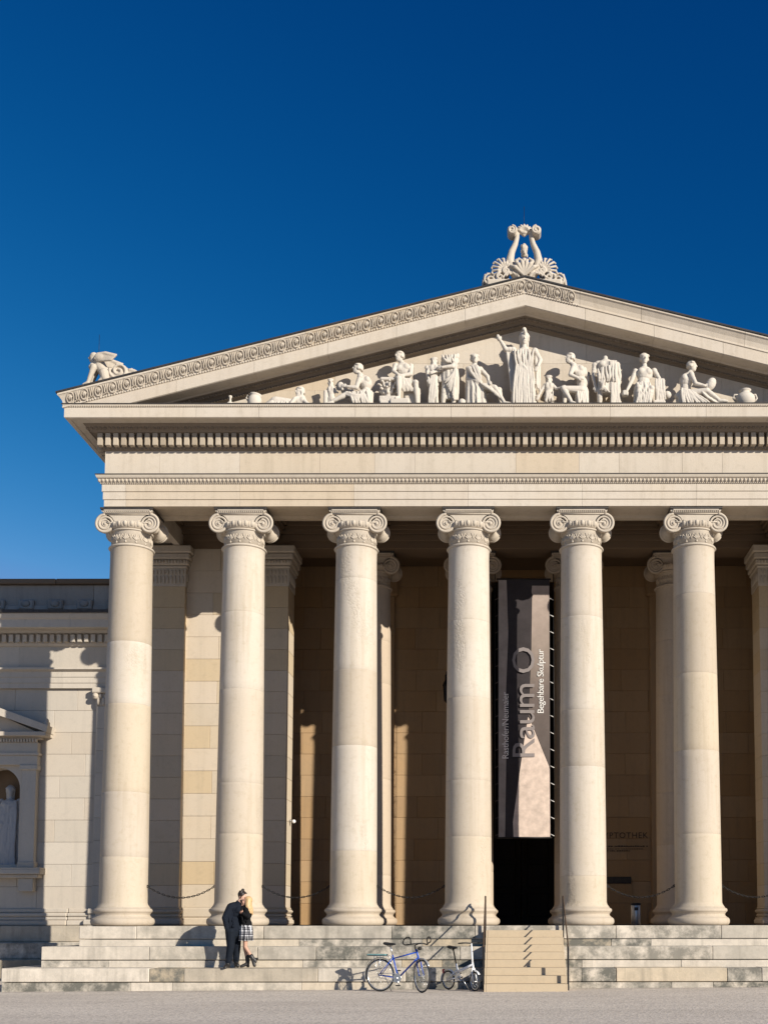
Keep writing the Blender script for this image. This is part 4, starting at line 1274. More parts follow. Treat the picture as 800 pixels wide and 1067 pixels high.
A.tube([px(370,470), px(370,350,-.04), px(370,300,-.02)], [.12,.09,.05], 9)
A.ell(px(370,235), (.075,.075,.17)); 
for k in range(10): A.ell(px(370,275-8*k) + Vector((.06*cos(k*2.4), .06*sin(k*2.4), 0)), (.03,.03,.05))
for k in range(6):
    a = (k-2.5)*.36; b = px(370, 440)
    A.tube([b+Vector((0,-.12,0)), b+Vector((sin(a)*.28,-.16,cos(a)*.30)), b+Vector((sin(a)*.42,-.12,cos(a)*.40))], [.03,.05,.025], 7)
A.v = [tuple(p) for p in A.v]
A.box(-.88, .88, -.14, .14, -.28, -.10, .04)
crest = sculpt(A, 'lyre_crest', M['carved'], None, .0105, 1, (-.02, -1.04, 15.245), .4); crest.scale = (1.015,)*3
tag(crest, 'carved stone lyre ornament with palmettes and scrolls on the peak of the pediment', 'roof ornament')
rod = MB(); rod.tube([(0,.05,1.2),(0,.05,1.75)], .005, 5); rod.build('lightning_rod', M['dark_iron'], crest)
# winged sphinx at the left corner
def qx(zx, zy, d=0): return Vector(((zx-330)/6.667/45.0, d, (300-zy)/6.667/45.0))
B = MB()
B.tube([qx(335,140,0),qx(350,180),qx(372,215),qx(395,245)], [.115,.135,.13,.12], 12)      # chest and back
B.ell(qx(395,258), (.14,.12,.12)); B.cap(qx(385,240,-.08), .12, qx(395,280,-.10), .10); B.cap(qx(395,270,-.1), .08, qx(360,305,-.12), .055)
B.cap(qx(310,165), .085, qx(298,130), .075)
for d in (-.085, .085): 
    B.cap(qx(312,195,d), .075, qx(292,255,d), .055); B.cap(qx(292,255,d), .055, qx(276,305,d), .045); B.cap(qx(276,308,d), .05, qx(246,322,d), .04)
hd = qx(297,112)
B.ell(hd, (.085,.08,.10)); B.ell(hd+Vector((.02,0,.03)), (.09,.09,.085)); B.cap(hd+Vector((-.075,0,.02)), .014, hd+Vector((-.10,0,-.02)), .022); B.ell(hd+Vector((-.04,0,-.075)), (.05,.045,.045)); B.cap(hd+Vector((.06,0,.0)), .05, hd+Vector((.09,0,-.18)), .035)
B.ell(qx(283,185), (.05,.09,.05)); B.ell(qx(300,180), (.09,.11,.09))
for d in (-.13, .13):
    q = -1 if d < 0 else 1
    for k in range(7):
        B.tube([qx(335,112+7*k,d), qx(400,104+9*k,d*1.3), qx(484-6*k,128+6*k,d*1.7)], [.034,.032,.022], 8)
    B.ell(qx(360,130,d*1.2), (.13,.05,.10)); B.tube([qx(325,150,d),qx(345,112,d),qx(400,110,d*1.3),qx(472,135,d*1.6)], [.05,.055,.05,.04], 8)
sphinx = sculpt(B, 'winged_sphinx', M['carved'], None, .013, 2, (px2x(99.5), -1.04, 12.66), .45); sphinx.scale = (1.015,)*3
tag(sphinx, 'winged stone sphinx facing outward on the left corner of the pediment roof', 'statue')
C_sc = MB()
cc = qx(485,238); C_sc.ell(cc, (.20,.08,.20))
for d in (-.09, .09): C_sc.tube(spiral((cc.x,d,cc.z), .215, 1.9, -1, pi*.9), .034, 7)
C_sc.ell(qx(465,185), (.05,.05,.05)); C_sc.tube([qx(520,215),qx(545,240),qx(560,270)],[.06,.08,.08],8)
for k in range(4): C_sc.tube([qx(545+12*k,275-8*k), qx(560+12*k,225+4*k,-.05), qx(578+12*k,222+8*k,-.06)], [.04,.05,.03], 7)
C_sc.tube([qx(400,225),qx(430,215),qx(450,270)],[.05,.05,.05],8); C_sc.box(qx(420,0).x, qx(610,0).x, -.1, .1, -.02, .17, .02)
sculpt(C_sc, 'scroll', M['carved'], sphinx, .012, 1, (0,0,.055), .4)
rod = MB(); rod.tube([(0,.05,.6),(0,.05,1.2)], .005, 5); rod.build('lightning_rod', M['dark_iron'], sphinx)

# ---------------------------------------------------------------- statue in the wing niche
F_ = Fig(0, 0, 1)
def up(x, z, d=0): return (x, -z, d)
F_.torso(up(0,1.92), up(0,1.72), up(0,1.42), up(0,1.25), .24, .16, up(0,2.0)); F_.head(up(0,2.12), (.3,-1), .13, 0, 'long')
F_.arm(up(-.24,1.85), up(-.33,1.5,-.05), up(-.18,1.3,-.2)); F_.arm(up(.24,1.85), up(.34,1.5), up(.30,1.2,-.1))
F_.skirt([(0,-1.75,0,.26,.19),(0,-1.35,0,.28,.21),(0,-.9,0,.29,.22),(0,-.45,0,.30,.22),(0,-.06,0,.34,.25)], 14, .055, 90)
F_.folds(up(-.25,1.85,-.1), up(.25,1.85,-.1), up(-.2,1.15,-.2), up(.3,1.0,-.2), 8, .03, .05, .03, 91)
F_.folds(up(-.25,1.2,-.2), up(.25,1.2,-.2), up(-.3,.1,-.24), up(.3,.1,-.24), 11, .032, 0, .02, 92); F_.folds(up(.22,1.5,-.05), up(.34,1.4,0), up(.26,.3,-.15), up(.36,.3,0), 5, .032, 0, .02, 93)
F_.rock(-.36, .36, -.08, .0, -.28, .28, .02)
F_.make('robed_statue', 'pale robed statue standing in the arched niche of the wing', -14.02, None, 'statue', .022, 2, 4.23, 1.535*.99, 'nichestone')
# ================================================================ STAIRCASE WITH RAILINGS
stair = empty('staircase', (-.05, -.8, gz(0)))
tag(stair, 'tan stone staircase with two thin railings leading up to the middle bay', 'stairs')
NS, TR = 8, .288; RI = (-.10 - gz(0))/NS
for k in range(NS):
    s_ = MB(); y1 = -TR*(NS-1-k)-.0; 
    s_.box(-.825, .825, -TR*(NS-k), -TR*(NS-k)+TR+.02 if k < NS-1 else -.004, RI*k if k else -.05, RI*(k+1), .004)
    s_.box(-.81, .81, -TR*(NS-k)+TR, -.01, RI*k-.0, RI*(k+1)-.01) if k < NS-1 else None
    s_.build('step', M['stair'], stair)
for q in (-1, 1):
    sd = MB(); x0, x1 = sorted((q*.828, q*.865)); n = NS
    poly = [(-TR*NS+.004, -.03), (-.01, -.03), (-.01, RI*NS-.004)]
    for k in range(NS): poly += [(-TR*(k+1)+.004, RI*(NS-k)-.004), (-TR*(k+1)+.004, RI*(NS-k-1)-.004)]
    poly = poly[:-1]
    sd.prism(poly, x0, x1, 'x'); sd.build('side_panel', M['stair'], stair)
    top = Vector((q*.88, -.12, 2.02)); bot = Vector((q*.88, -TR*NS+.12, .98))
    rl = MB(); rl.tube([top+Vector((0,.05,.0)), top, bot, bot+Vector((0,-.08,-.05))], .016, 8)
    r = rl.build('handrail', M['rail'], stair)
    for p, zz in ((top, RI*NS), (bot, RI*.6)):
        po = MB(); po.box(p.x-.02, p.x+.02, p.y-.024, p.y+.024, zz-.35 if p is top else .02, p.z, .004); po.build('post', M['dark_iron'], r)

# ================================================================ CHAINS BETWEEN THE COLUMNS
CH = [(0,'first and second columns from the left corner'),(1,'second and third columns, beside the kissing couple'),(2,'third and fourth columns, above the blue bicycle'),(4,'columns just right of the staircase'),(5,'two columns at the far right of the view')]
for (i, where) in CH:
    xa, xb = CX[i]+.56, CX[i+1]-.56
    c = empty('chain', ((xa+xb)/2, 0, .93)); tag(c, 'dark iron chain hanging between the ' + where, 'chain', 'chains hung between the columns')
    L = xb-xa; n = 27; mb = MB(); zz = lambda t: -.27*(1-(2*t-1)**2)
    P = [Vector((-L/2+L*k/n, 0, zz(k/n))) for k in range(n+1)]
    for k, (a, b) in enumerate(zip(P, P[1:])):
        m = (a+b)/2; d = (b-a).normalized(); u = Vector((0,1,0)); w = d.cross(u)
        s1 = u if k % 2 else w
        mb.tube([m + d*.044*cos(t) + s1*.017*sin(t) for t in [2*pi*j/10 for j in range(10)]], .008, 5, True)
    mb.build('links', M['dark_iron'], c)
    for p, q in ((P[0], -1), (P[-1], 1)):
        h = MB(); h.tube([p + Vector((q*.0+.026*cos(t), 0, .026*sin(t))) for t in [2*pi*j/12 for j in range(12)]], .009, 6, True); h.tube([p, p+Vector((q*.05,0,0))], .012, 6); h.ell(p+Vector((q*.035,0,0)), (.012,.03,.03))
        h.build('wall_ring', M['dark_iron'], c)

# ================================================================ BANNER IN THE DOORWAY
BX, BY, BZ = .0, 2.07, 8.90
SU = 1/3.443/40.6
ban = empty('banner', (BX, BY, BZ)); tag(ban, 'tall grey printed exhibition banner hanging in the dark central doorway', 'banner')
def bp(u, v, d=0.0):
    x = (u-192.5)*SU; z = -(v-83)*SU
    return (x, .012*sin(z*1.7+x) + .008*sin(x*4+z*.6) - d, z)
def strip_sheet(name, mat, lf, rf_, v0, v1, d, n=40, m=6):
    mb = MB(); vs = []
    for i in range(n+1):
        v = v0+(v1-v0)*i/n; a, b = lf(v), rf_(v)
        for j in range(m+1): vs.append(bp(a+(b-a)*j/m, v, d))
    mb.add(vs, [(i*(m+1)+j, i*(m+1)+j+1, (i+1)*(m+1)+j+1, (i+1)*(m+1)+j) for i in range(n) for j in range(m)], True)
    return mb.build(name, mat, ban)
def pw(pts):
    def fn(v):
        for (a, x), (b, y) in zip(pts, pts[1:]):
            if v <= b: return x + (y-x)*max(0, (v-a))/(b-a)
        return pts[-1][1]
    return fn
strip_sheet('cloth', M['ban_dark'], pw([(83,100),(1015,100)]), pw([(83,285),(1015,285)]), 83, 1015, 0)
cl = ban.children[0]
def under(o): o.parent = cl
under(strip_sheet('printed_panel', M['ban_brown'], pw([(83,101),(1015,101)]), pw([(83,130),(280,136),(480,128),(740,128),(1014,124)]), 84, 1014, .004))
under(strip_sheet('printed_panel', M['ban_grad'], pw([(104,222),(128,220),(130,226),(150,222),(330,219),(480,213),(575,208)]), pw([(104,284),(575,284)]), 104, 575, .004))
under(strip_sheet('printed_panel', M['ban_grad'], pw([(575,208),(612,222),(760,281)]), pw([(575,284),(770,284)]), 575, 770, .004))
under(strip_sheet('printed_panel', M['ban_light'], pw([(585,206),(680,191),(820,171),(900,160),(960,152),(1014,154)]), pw([(585,208),(612,221),(768,283),(1014,284)]), 585, 1014, .004))
lm = lambda u, v, d: Matrix.Translation(Vector(bp(u, v, d))) @ Matrix.Rotation(pi/2, 4, 'X') @ Matrix.Rotation(pi/2, 4, 'Z')
for (body, u, v, size, mt, sp) in (('Raum O', 229, 737, .82, 'ban_text', .93), ('Begehbare Skulptur', 262, 572, .232, 'ban_white', .90), ('Rasthofer/Neumaier', 136, 736, .232, 'ban_text2', .95)):
    t = text_mesh(body, 'lettering', size, M[mt], ban, lm(u, v, .022), .002, sp)
    want = {'Raum O': 397, 'Begehbare Skulptur': 232, 'Rasthofer/Neumaier': 240}[body]*SU
    zs_ = [q.co.z for q in t.data.vertices]; h_ = max(zs_)-min(zs_); z0_ = min(zs_)
    for q in t.data.vertices: q.co.z = z0_ + (q.co.z-z0_)*want/h_
for v in (80, 1017):
    b_ = MB(); b_.tube([bp(94, v), bp(290, v)], .022, 8); b_.build('pole', M['dark_iron'], ban)
for q, (u0, u1) in ((-1,(100,88)),(1,(285,299))):
    for k in range(15):
        v = 150+61*k; c_ = MB(); c_.tube([bp(u0, v), bp(u1, v+7)], .009, 5); c_.build('cord', M['ban_white' if q > 0 else 'cord_shade'], ban)  # left cords are painted dark grey to look shaded, right ones stay white
    w_ = MB(); a_ = Vector(bp(u1, 60)); e_ = Vector(bp(u1, 1020)); w_.tube([a_, e_], .010, 5); w_.build('cable', M['dark_iron'], ban)

# ================================================================ SMALL THINGS IN THE PORTICO
b = empty('ash_bin', (2.78, 1.8, -.012)); tag(b, 'cylindrical steel waste bin on the portico floor right of the doorway', 'bin')
m_ = MB(); m_.lathe([(.115,0),(.12,.01),(.12,.50),(.115,.51)], 28); m_.build('body', M['steel'], b)
m_ = MB(); m_.lathe([(.122,.51),(.128,.52),(.128,.55),(.11,.565),(.03,.57)], 28); m_.build('lid', M['dark_iron'], b)
m_ = MB(); m_.box(-.05,.05,-.126,-.11,.38,.46,.004); m_.build('slot', M['black'], b)
s_ = MB(); s_.box(-.36, .36, -.025, .0, -.10, .10, .006)
for k in range(4): s_.box(-.33+.17*k, -.19+.17*k, -.029, -.02, -.06, .06, .003)
tag(s_.build('wall_plaque', M['letter'], None, (2.77, 6.105, 1.28)), 'dark rectangular plaque on the brown back wall below the inscription', 'plaque')
l_ = empty('wall_lantern', (-2.19, 6.11, 7.0)); tag(l_, 'dark lantern on the back wall half hidden by the column left of the stairs', 'lantern')
m_ = MB(); m_.tube([(0,0,.1),(0,-.2,.35),(0,-.32,.3),(0,-.34,.12)], .02, 7); m_.box(-.06,.06,-.02,.02,-.1,.3,.01); m_.build('bracket', M['dark_iron'], l_)
m_ = MB(); m_.lathe([(.02,-.60),(.07,-.53),(.10,-.12),(.12,-.10),(.07,.02),(.02,.10)], 6, (0,-.34,0), True, False); m_.build('lamp_body', M['dark_iron'], l_)
w_ = empty('wall_fitting', (-6.13, 3.0, 2.72)); tag(w_, 'tiny round white fitting on the lit edge of the pier behind the second column', 'fitting')
m_ = MB(); m_.ell((.10,0,0),(.05,.05,.05)); m_.build('globe', M['white'], w_)
m_ = MB(); m_.tube([(0,0,.02),(.08,0,.01)], .015, 7); m_.lathe([(.035,-.01),(.035,.012)], 14, (.01,0,.02), True, True, ry(pi/2)); m_.build('bracket', M['steel'], w_)

# ================================================================ THE KISSING COUPLE
SY, SZ = -1.80, -.902
def person(X, label):
    e = empty('person', (X, SY, SZ)); tag(e, label, 'person'); return e
def fine_head(F, c, yaw, tilt, r=.105):
    """head with eyes, nose, mouth, ears; yaw: plan angle of the gaze (0 = -Y)"""
    c = F.V(c); R = rz(yaw) @ rx(tilt); A = lambda x, y, z: c + R @ Vector((x, y, z)); m = F.mb
    m.ell(A(0,.012,.022), (.074,.094,.092), R); m.ell(A(0,-.022,-.03), (.058,.072,.088), R); m.ell(A(0,-.062,-.098), (.03,.028,.024), R)
    m.cap(A(0,-.092,.02), .009, A(0,-.116,-.018), .015); 
    for q in (-1, 1):
        m.ell(A(q*.032,-.083,.012), (.014,.010,.008), R); m.cap(A(q*.012,-.09,.034), .008, A(q*.05,-.078,.036), .007); m.ell(A(q*.076,.01,-.005), (.011,.022,.034), R); m.ell(A(q*.04,-.066,-.03), (.022,.022,.022), R)
    m.cap(A(-.02,-.090,-.056), .008, A(.02,-.090,-.056), .008); m.cap(A(-.017,-.089,-.068), .009, A(.017,-.089,-.068), .009)
    return A, R
K = 379
def PF(): return Fig(350, 712, K)
man = person(-6.40, 'man in navy sweater, dark jeans and boots bending to kiss a blonde woman')
F_ = PF()
A, R = fine_head(F_, (410,128,.0), radians(82), radians(24)); HA, HR = A, R
F_.chain([(378,186,0),(398,150,0)],[.06,.052]); F_.torso((375,192),(350,240),(342,320),(342,390), .15, .10)
F_.mb.v = F_.mb.v
F_.chain([(322,218,-.17),(292,300,-.20),(302,388,-.17)],[.045,.036,.028]); F_.hand((303,388,-.165),(318,425,-.14)); F_.chain([(360,215,.16),(400,290,.14),(404,246,.06)],[.045,.036,.028]); F_.hand((404,250,.05),(398,225,-.03))
for d, hx, kx, ax, ay in ((-.085,328,330,310,688),(.085,356,362,360,678)):
    F_.chain([(hx,400,d),(kx,540,d*1.1),(ax,ay,d*1.15)],[.075,.052,.035]); F_.mb.cap(F_.p(ax,ay+6,d*1.15), .030, F_.p(ax,ay+14,d*1.15-.05), .022)
sculpt(F_.mb, 'body', M['skin'], man, .0075, 2, (0,0,0), .4)
F_ = PF()
F_.torso((372,196),(350,240),(342,322),(342,385), .195, .135); F_.chain([(372,194,0),(380,178,0)],[.085,.07]); F_.chain([(330,212,-.13),(366,206,.12)],[.095,.095])
F_.chain([(322,218,-.17),(288,300,-.215),(302,386,-.185)],[.074,.064,.048]); F_.chain([(360,215,.15),(402,288,.16),(405,262,.08)],[.074,.062,.046]); F_.chain([(342,350,0),(343,402,0)],[.15,.155])
F_.folds((300,220,-.2),(345,230,-.17),(310,385,-.17),(368,380,-.15),6,.014,.0,.02,3); F_.folds((285,290,-.26),(300,300,-.25),(290,370,-.24),(305,370,-.24),3,.012,0,0,5)
for k in range(4): F_.mb.cap(F_.p(284+3*k, 300+18*k, -.262), .010, F_.p(300+2*k, 292+19*k, -.262), .012)
sculpt(F_.mb, 'sweater', M['navy'], man, .0085, 1, (0,0,0), .4)
F_ = PF()
F_.chain([(340,392,0),(341,425,0)],[.15,.15]); F_.chain([(308,402,-.14),(322,432,-.12)],[.062,.055])
for d, hx, kx, ax, ay in ((-.085,326,330,312,668),(.085,358,364,360,660)):
    F_.chain([(hx,415,d),(kx,540,d*1.1),(ax,ay-4,d*1.15)],[.118,.085,.066])
    for k in range(3): F_.mb.cap(F_.p(ax-14, ay-18-11*k, d-.05), .012, F_.p(ax+16, ay-12-11*k, d-.06), .012)
    F_.mb.cap(F_.p(kx-18, 548, d-.06), .012, F_.p(kx+16, 536, d-.07), .014)
sculpt(F_.mb, 'jeans', M['jeans'], man, .0085, 1, (0,0,0), .4)
for d, ax, ay, tx in ((-.10,310,688,-6),(.10,362,680,26)):
    F_ = PF(); F_.chain([(ax,ay-52,d),(ax,ay-6,d)],[.062,.055]); a = F_.p(ax,ay+6,d); t = F_.p(ax+tx,ay+14 if d>0 else ay+20,d-.16); F_.mb.cap(a, .056, t, .046); F_.mb.cap(a+Vector((0,.03,-.005)), .048, a, .05)
    for v in F_.mb.v: pass
    F_.mb.v = [(x, y, max(z, .004)) for x, y, z in F_.mb.v]
    sculpt(F_.mb, 'boot', M['leather'], man, .008, 1, (0,0,0), .4)
hm = MB(); m = hm
m.ell(HA(0,.03,.045), (.086,.092,.088), HR)
for q in (-1,1): m.cap(HA(q*.07,.0,.05), .022, HA(q*.074,.005,-.02), .014); m.cap(HA(q*.062,-.03,-.07), .018, HA(q*.03,-.066,-.105), .018)
m.ell(HA(0,-.068,-.10), (.036,.028,.03), HR); m.ell(HA(0,.05,.145), (.034,.036,.034), HR); m.cap(HA(0,.04,.10), .03, HA(0,.05,.14), .025)
for k in range(16): m.cap(HA(.07*sin(k*1.9), -.045+.01*k, .075+.03*sin(k)), .014, HA(.05*sin(k*1.9), .05, .13), .012, 6)
sculpt(hm, 'hair', M['dark_hair'], man, .0065, 1, (0,0,0), .4)

woman = person(-6.40, 'blonde woman in black sweater and short plaid skirt, one heel lifted, kissing a man')
F_ = PF()
A, R = fine_head(F_, (447,166,-.02), radians(-82), radians(-14)); WA, WR = A, R
F_.chain([(452,212,-.01),(450,184,-.01)],[.045,.042]); F_.torso((450,216),(440,252),(440,320),(444,362), .11, .08)
F_.chain([(456,238,-.12),(478,292,-.16),(430,262,-.17)],[.036,.03,.024]); F_.hand((430,264,-.16),(400,246,-.10))
F_.chain([(440,236,.12),(420,290,.16),(392,300,.10)],[.036,.03,.024]); F_.hand((392,300,.10),(370,300,.06))
F_.chain([(438,400,.045),(436,545,.03),(460,668,.05)],[.058,.043,.032]); F_.mb.cap(F_.p(458,680,.05), .03, F_.p(420,700,.0), .022)
F_.chain([(450,400,-.045),(448,540,-.07),(506,628,-.07)],[.058,.043,.032]); F_.mb.cap(F_.p(512,634,-.07), .03, F_.p(524,690,-.08), .022)
sculpt(F_.mb, 'body', M['skin_tan'], woman, .0075, 2, (0,0,0), .4)
F_ = PF()
F_.torso((450,222),(440,256),(440,322),(444,356), .155, .115); F_.chain([(450,222,-.01),(450,206,-.01)],[.07,.058]); F_.chain([(440,236,.10),(456,236,-.10)],[.07,.07])
F_.chain([(456,240,-.125),(480,294,-.165),(436,266,-.17)],[.058,.052,.038]); F_.chain([(440,236,.12),(418,290,.16),(398,299,.11)],[.058,.05,.038])
F_.folds((415,250,-.12),(470,250,-.12),(420,345,-.11),(468,345,-.11),5,.012,0,.02,7)
sculpt(F_.mb, 'sweater', M['black_knit'], woman, .008, 1, (0,0,0), .4)
F_ = PF(); F_.skirt([(444,350,0,.125,.11),(446,390,0,.142,.13),(447,440,-.005,.145,.135),(448,490,-.01,.15,.14)], 9, .05, 4)
o = F_.mb.build('skirt', M['plaid'], woman)
for pts, toe in (([(456,620,.05),(460,672,.05)], (412,702,.0)), ([(498,616,-.07),(514,640,-.07)], (528,694,-.085))):
    F_ = PF(); F_.chain(pts, [.05,.045]); a = F_.V(pts[-1]) + Vector((0,0,-.02)); F_.mb.cap(a, .042, F_.V(toe), .034)
    if toe[0] > 450: F_.mb.cap(F_.p(530,640,-.07), .028, F_.p(552,636,-.07), .02); F_.mb.cap(F_.p(520,640,-.07), .04, F_.p(534,660,-.075), .036)
    else: F_.mb.box(F_.p(452,0,0).x, F_.p(474,0,0).x, .02, .08, .004, .07, .008)
    F_.mb.v = [(x, y, max(z, .004)) for x, y, z in F_.mb.v]
    sculpt(F_.mb, 'boot', M['leather'], woman, .0075, 1, (0,0,0), .4)
hm = MB(); m = hm
m.ell(WA(0,.032,.04), (.088,.094,.09), WR)
for k in range(26):
    a = -2.3+4.6*k/25
    t0 = WA(.07*sin(a), .035+.05*cos(a), .06); RR = random.Random(k)
    p1 = WA(.092*sin(a), .05+.065*cos(a), -.04); p2 = p1 + Vector((.012+.03*RR.random(), .02*sin(a*2)-.01, -.09)); p3 = p2 + Vector((.04*RR.random()-.005, .0, -.05-.10*RR.random()))
    m.tube([t0, p1, p2, p3], [.024,.022,.019,.008], 7)
sculpt(hm, 'hair', M['blonde'], woman, .0065, 1, (0,0,0), .4)

# ================================================================ BICYCLES
def wheel_obj(name, r, parent, c, yaw=0, tyre_r=.0145, spokes=28, hubw=.045):
    w = MB()
    for k in range(spokes):
        a = 2*pi*k/spokes; s = 1 if k % 2 else -1
        w.tube([(.02*cos(a+s*1.2), s*hubw, .02*sin(a+s*1.2)), ((r-.03)*cos(a), 0, (r-.03)*sin(a))], .0022, 4)
    w.lathe([(.014,-.055),(.024,-.045),(.024,-.038),(.015,-.03),(.015,.03),(.024,.038),(.024,.045),(.014,.055)], 14, (0,0,0), True, True, rx(pi/2))
    o = w.build(name, M['chrome'], parent); o.location = c; o.rotation_euler = (0, 0, yaw)
    t = MB(); t.tube([(r*cos(2*pi*k/44), 0, r*sin(2*pi*k/44)) for k in range(44)], tyre_r, 8, True); t.build('tyre', M['rubber'], o)
    t = MB(); t.tube([((r-.024)*cos(2*pi*k/44), 0, (r-.024)*sin(2*pi*k/44)) for k in range(44)], .011, 6, True); t.build('rim', M['chrome'], o)
    return o
def mk(name, mat, parent, fn):
    m = MB(); fn(m); return m.build(name, M[mat], parent)
def saddle(parent, c, mat='black_plastic'):
    m = MB(); x, y, z = c
    m.loft([[Vector((x+X, y+w*cos(t), z+h*sin(t)+dz)) for t in [2*pi*k/14 for k in range(14)]] for X, w, h, dz in ((-.13,.02,.012,.012),(-.12,.072,.03,.008),(-.07,.078,.034,0),(0,.045,.03,-.004),(.08,.024,.024,-.006),(.135,.018,.018,-.01),(.145,.006,.006,-.014))])
    for q in (-1,1): m.tube([(x-.1,y+q*.03,z-.02),(x,y+q*.022,z-.055),(x+.09,y,z-.025)], .005, 5)
    return m.build('saddle', M[mat], parent)
bx_, by_ = -2.64, -2.98
bike = empty('bicycle', (bx_, by_, gz(bx_)), radians(-24)); tag(bike, 'blue trekking bicycle with rear rack and looped handlebar parked by the steps', 'bicycle')
r = .345; RA = Vector((-.50,0,r)); FA = Vector((.56,0,r)); BB = Vector((-.07,0,.29)); ST = Vector((-.20,0,.74)); HT = Vector((.36,0,.86)); HB = Vector((.40,0,.72)); 
wheel_obj('wheel', r-.017, bike, RA)
steer = radians(-33)
Sx = lambda p: HB + rz(steer) @ (Vector(p)-HB)
wheel_obj('wheel', r-.017, bike, Sx(FA), steer)
def frame(m):
    m.tube([ST+(ST-BB)*.06, BB], .016, 8); m.tube([ST-Vector((0,0,.05)), HT-Vector((0,0,.03))], .015, 8); m.tube([BB, HB], .019, 8); m.tube([HT+Vector((-.008,0,.03)), HB+Vector((.008,0,-.03))], .021, 8)
    for q in (-1,1): m.tube([BB+Vector((0,q*.03,0)), RA+Vector((0,q*.06,0))], .010, 6); m.tube([ST+Vector((0,q*.015,-.04)), RA+Vector((0,q*.06,0))], .009, 6)
mk('frame', 'blue_paint', bike, frame)
def fork(m):
    c = Sx(HB+Vector((.01,0,-.05)))
    m.tube([Sx(HB), c], .02, 8)
    for q in (-1,1): m.tube([c+rz(steer)@Vector((0,q*.045,0)), Sx(HB+Vector((.06,q*.05,-.2))), Sx(FA+Vector((-.01,q*.06,0)))], [.013,.012,.009], 7)
mk('fork', 'blue_paint', bike, fork)
def post(m): m.tube([ST+(ST-BB)*.05, ST+(ST-BB).normalized()*.25], .0135, 8)
mk('seat_post', 'chrome', bike, post); saddle(bike, tuple(ST+(ST-BB).normalized()*.27))
def bars(m):
    s = HT+Vector((-.02,0,.0)); m.tube([s, s+Vector((-.02,0,.11)), Sx(HT+Vector((.07,0,.15)))], .015, 8)
    for q in (-1,1):
        P = [(.07,0,.15),(.08,q*.09,.15),(.03,q*.20,.13),(-.05,q*.27,.12),(-.10,q*.29,.16),(-.08,q*.27,.23),(.0,q*.25,.28),(.09,q*.24,.28),(.15,q*.24,.24),(.14,q*.23,.18),(.08,q*.20,.15)]
        m.tube([Sx(HT+Vector(p)) for p in P], .014, 8)
mk('handlebar', 'black_plastic', bike, bars)
def rack(m):
    z = .745
    for q in (-1,1):
        m.tube([(-.80,q*.05,z),(-.30,q*.06,z),(-.22,q*.02,z-.05)], .007, 6); m.tube([RA+Vector((-.02,q*.065,0)), (-.62,q*.06,z)], .006, 6); m.tube([RA+Vector((-.02,q*.065,0)), (-.46,q*.06,z)], .006, 6)
    for x in (-.8,-.68,-.56,-.44,-.32): m.tube([(x,-.055,z),(x,.055,z)], .006, 6)
mk('rear_rack', 'chrome', bike, rack)
mk('rack_pad', 'teal_cloth', bike, lambda m: m.box(-.80,-.34,-.065,.065,.753,.785,.014))
def guard(m, c, R_, a0, a1, rot=0):
    n = 16; w = .026
    vs = []
    for k in range(n+1):
        a = a0+(a1-a0)*k/n
        for y, rr in ((-w,R_-.012),(0,R_),(w,R_-.012),(w,R_-.016),(0,R_-.004),(-w,R_-.016)):
            vs.append(Vector(c) + rz(rot) @ Vector((rr*cos(a), y, rr*sin(a))))
    m.loft([vs[k*6:k*6+6] for k in range(n+1)])
mk('mudguard', 'silver_paint', bike, lambda m: guard(m, RA, r+.03, radians(40), radians(195)))
mk('mudguard', 'silver_paint', bike, lambda m: guard(m, Sx(FA), r+.03, radians(35), radians(165), steer))
def crank(m):
    m.lathe([(.095,-.004),(.10,0),(.095,.004)], 24, tuple(BB+Vector((0,-.045,0))), True, True, rx(pi/2)); m.tube([BB+Vector((0,-.06,0)), BB+Vector((.06,-.065,-.15))], .011, 7); m.tube([BB+Vector((0,.06,0)), BB+Vector((-.06,.065,.15))], .011, 7)
    m.tube([BB+Vector((0,-.045,.09)), RA+Vector((0,-.045,.04))], .006, 5); m.tube([BB+Vector((0,-.045,-.09)), RA+Vector((0,-.045,-.05))], .006, 5); m.tube([BB+Vector((0,-.07,0)),BB+Vector((0,.07,0))], .02, 8)
ck = mk('crank', 'chrome', bike, crank)
for q, p in ((-1, BB+Vector((.06,-.11,-.15))), (1, BB+Vector((-.06,.11,.15)))):
    m = MB(); m.box(p.x-.045,p.x+.045,p.y-.035,p.y+.035,p.z-.012,p.z+.012,.006); m.build('pedal', M['black_plastic'], ck)
mk('kickstand', 'chrome', bike, lambda m: m.tube([RA+Vector((.08,.05,-.02)), (-.36,.22,.01)], .008, 6))
def lampf(m): m.lathe([(.012,-.05),(.035,-.02),(.038,.02)], 14, tuple(Sx(HT+Vector((.11,0,.05)))), True, True, ry(pi/2)); m.tube([Sx(HT+Vector((.07,0,.05))), Sx(HT)], .008, 6)
mk('headlight', 'black_plastic', bike, lampf)

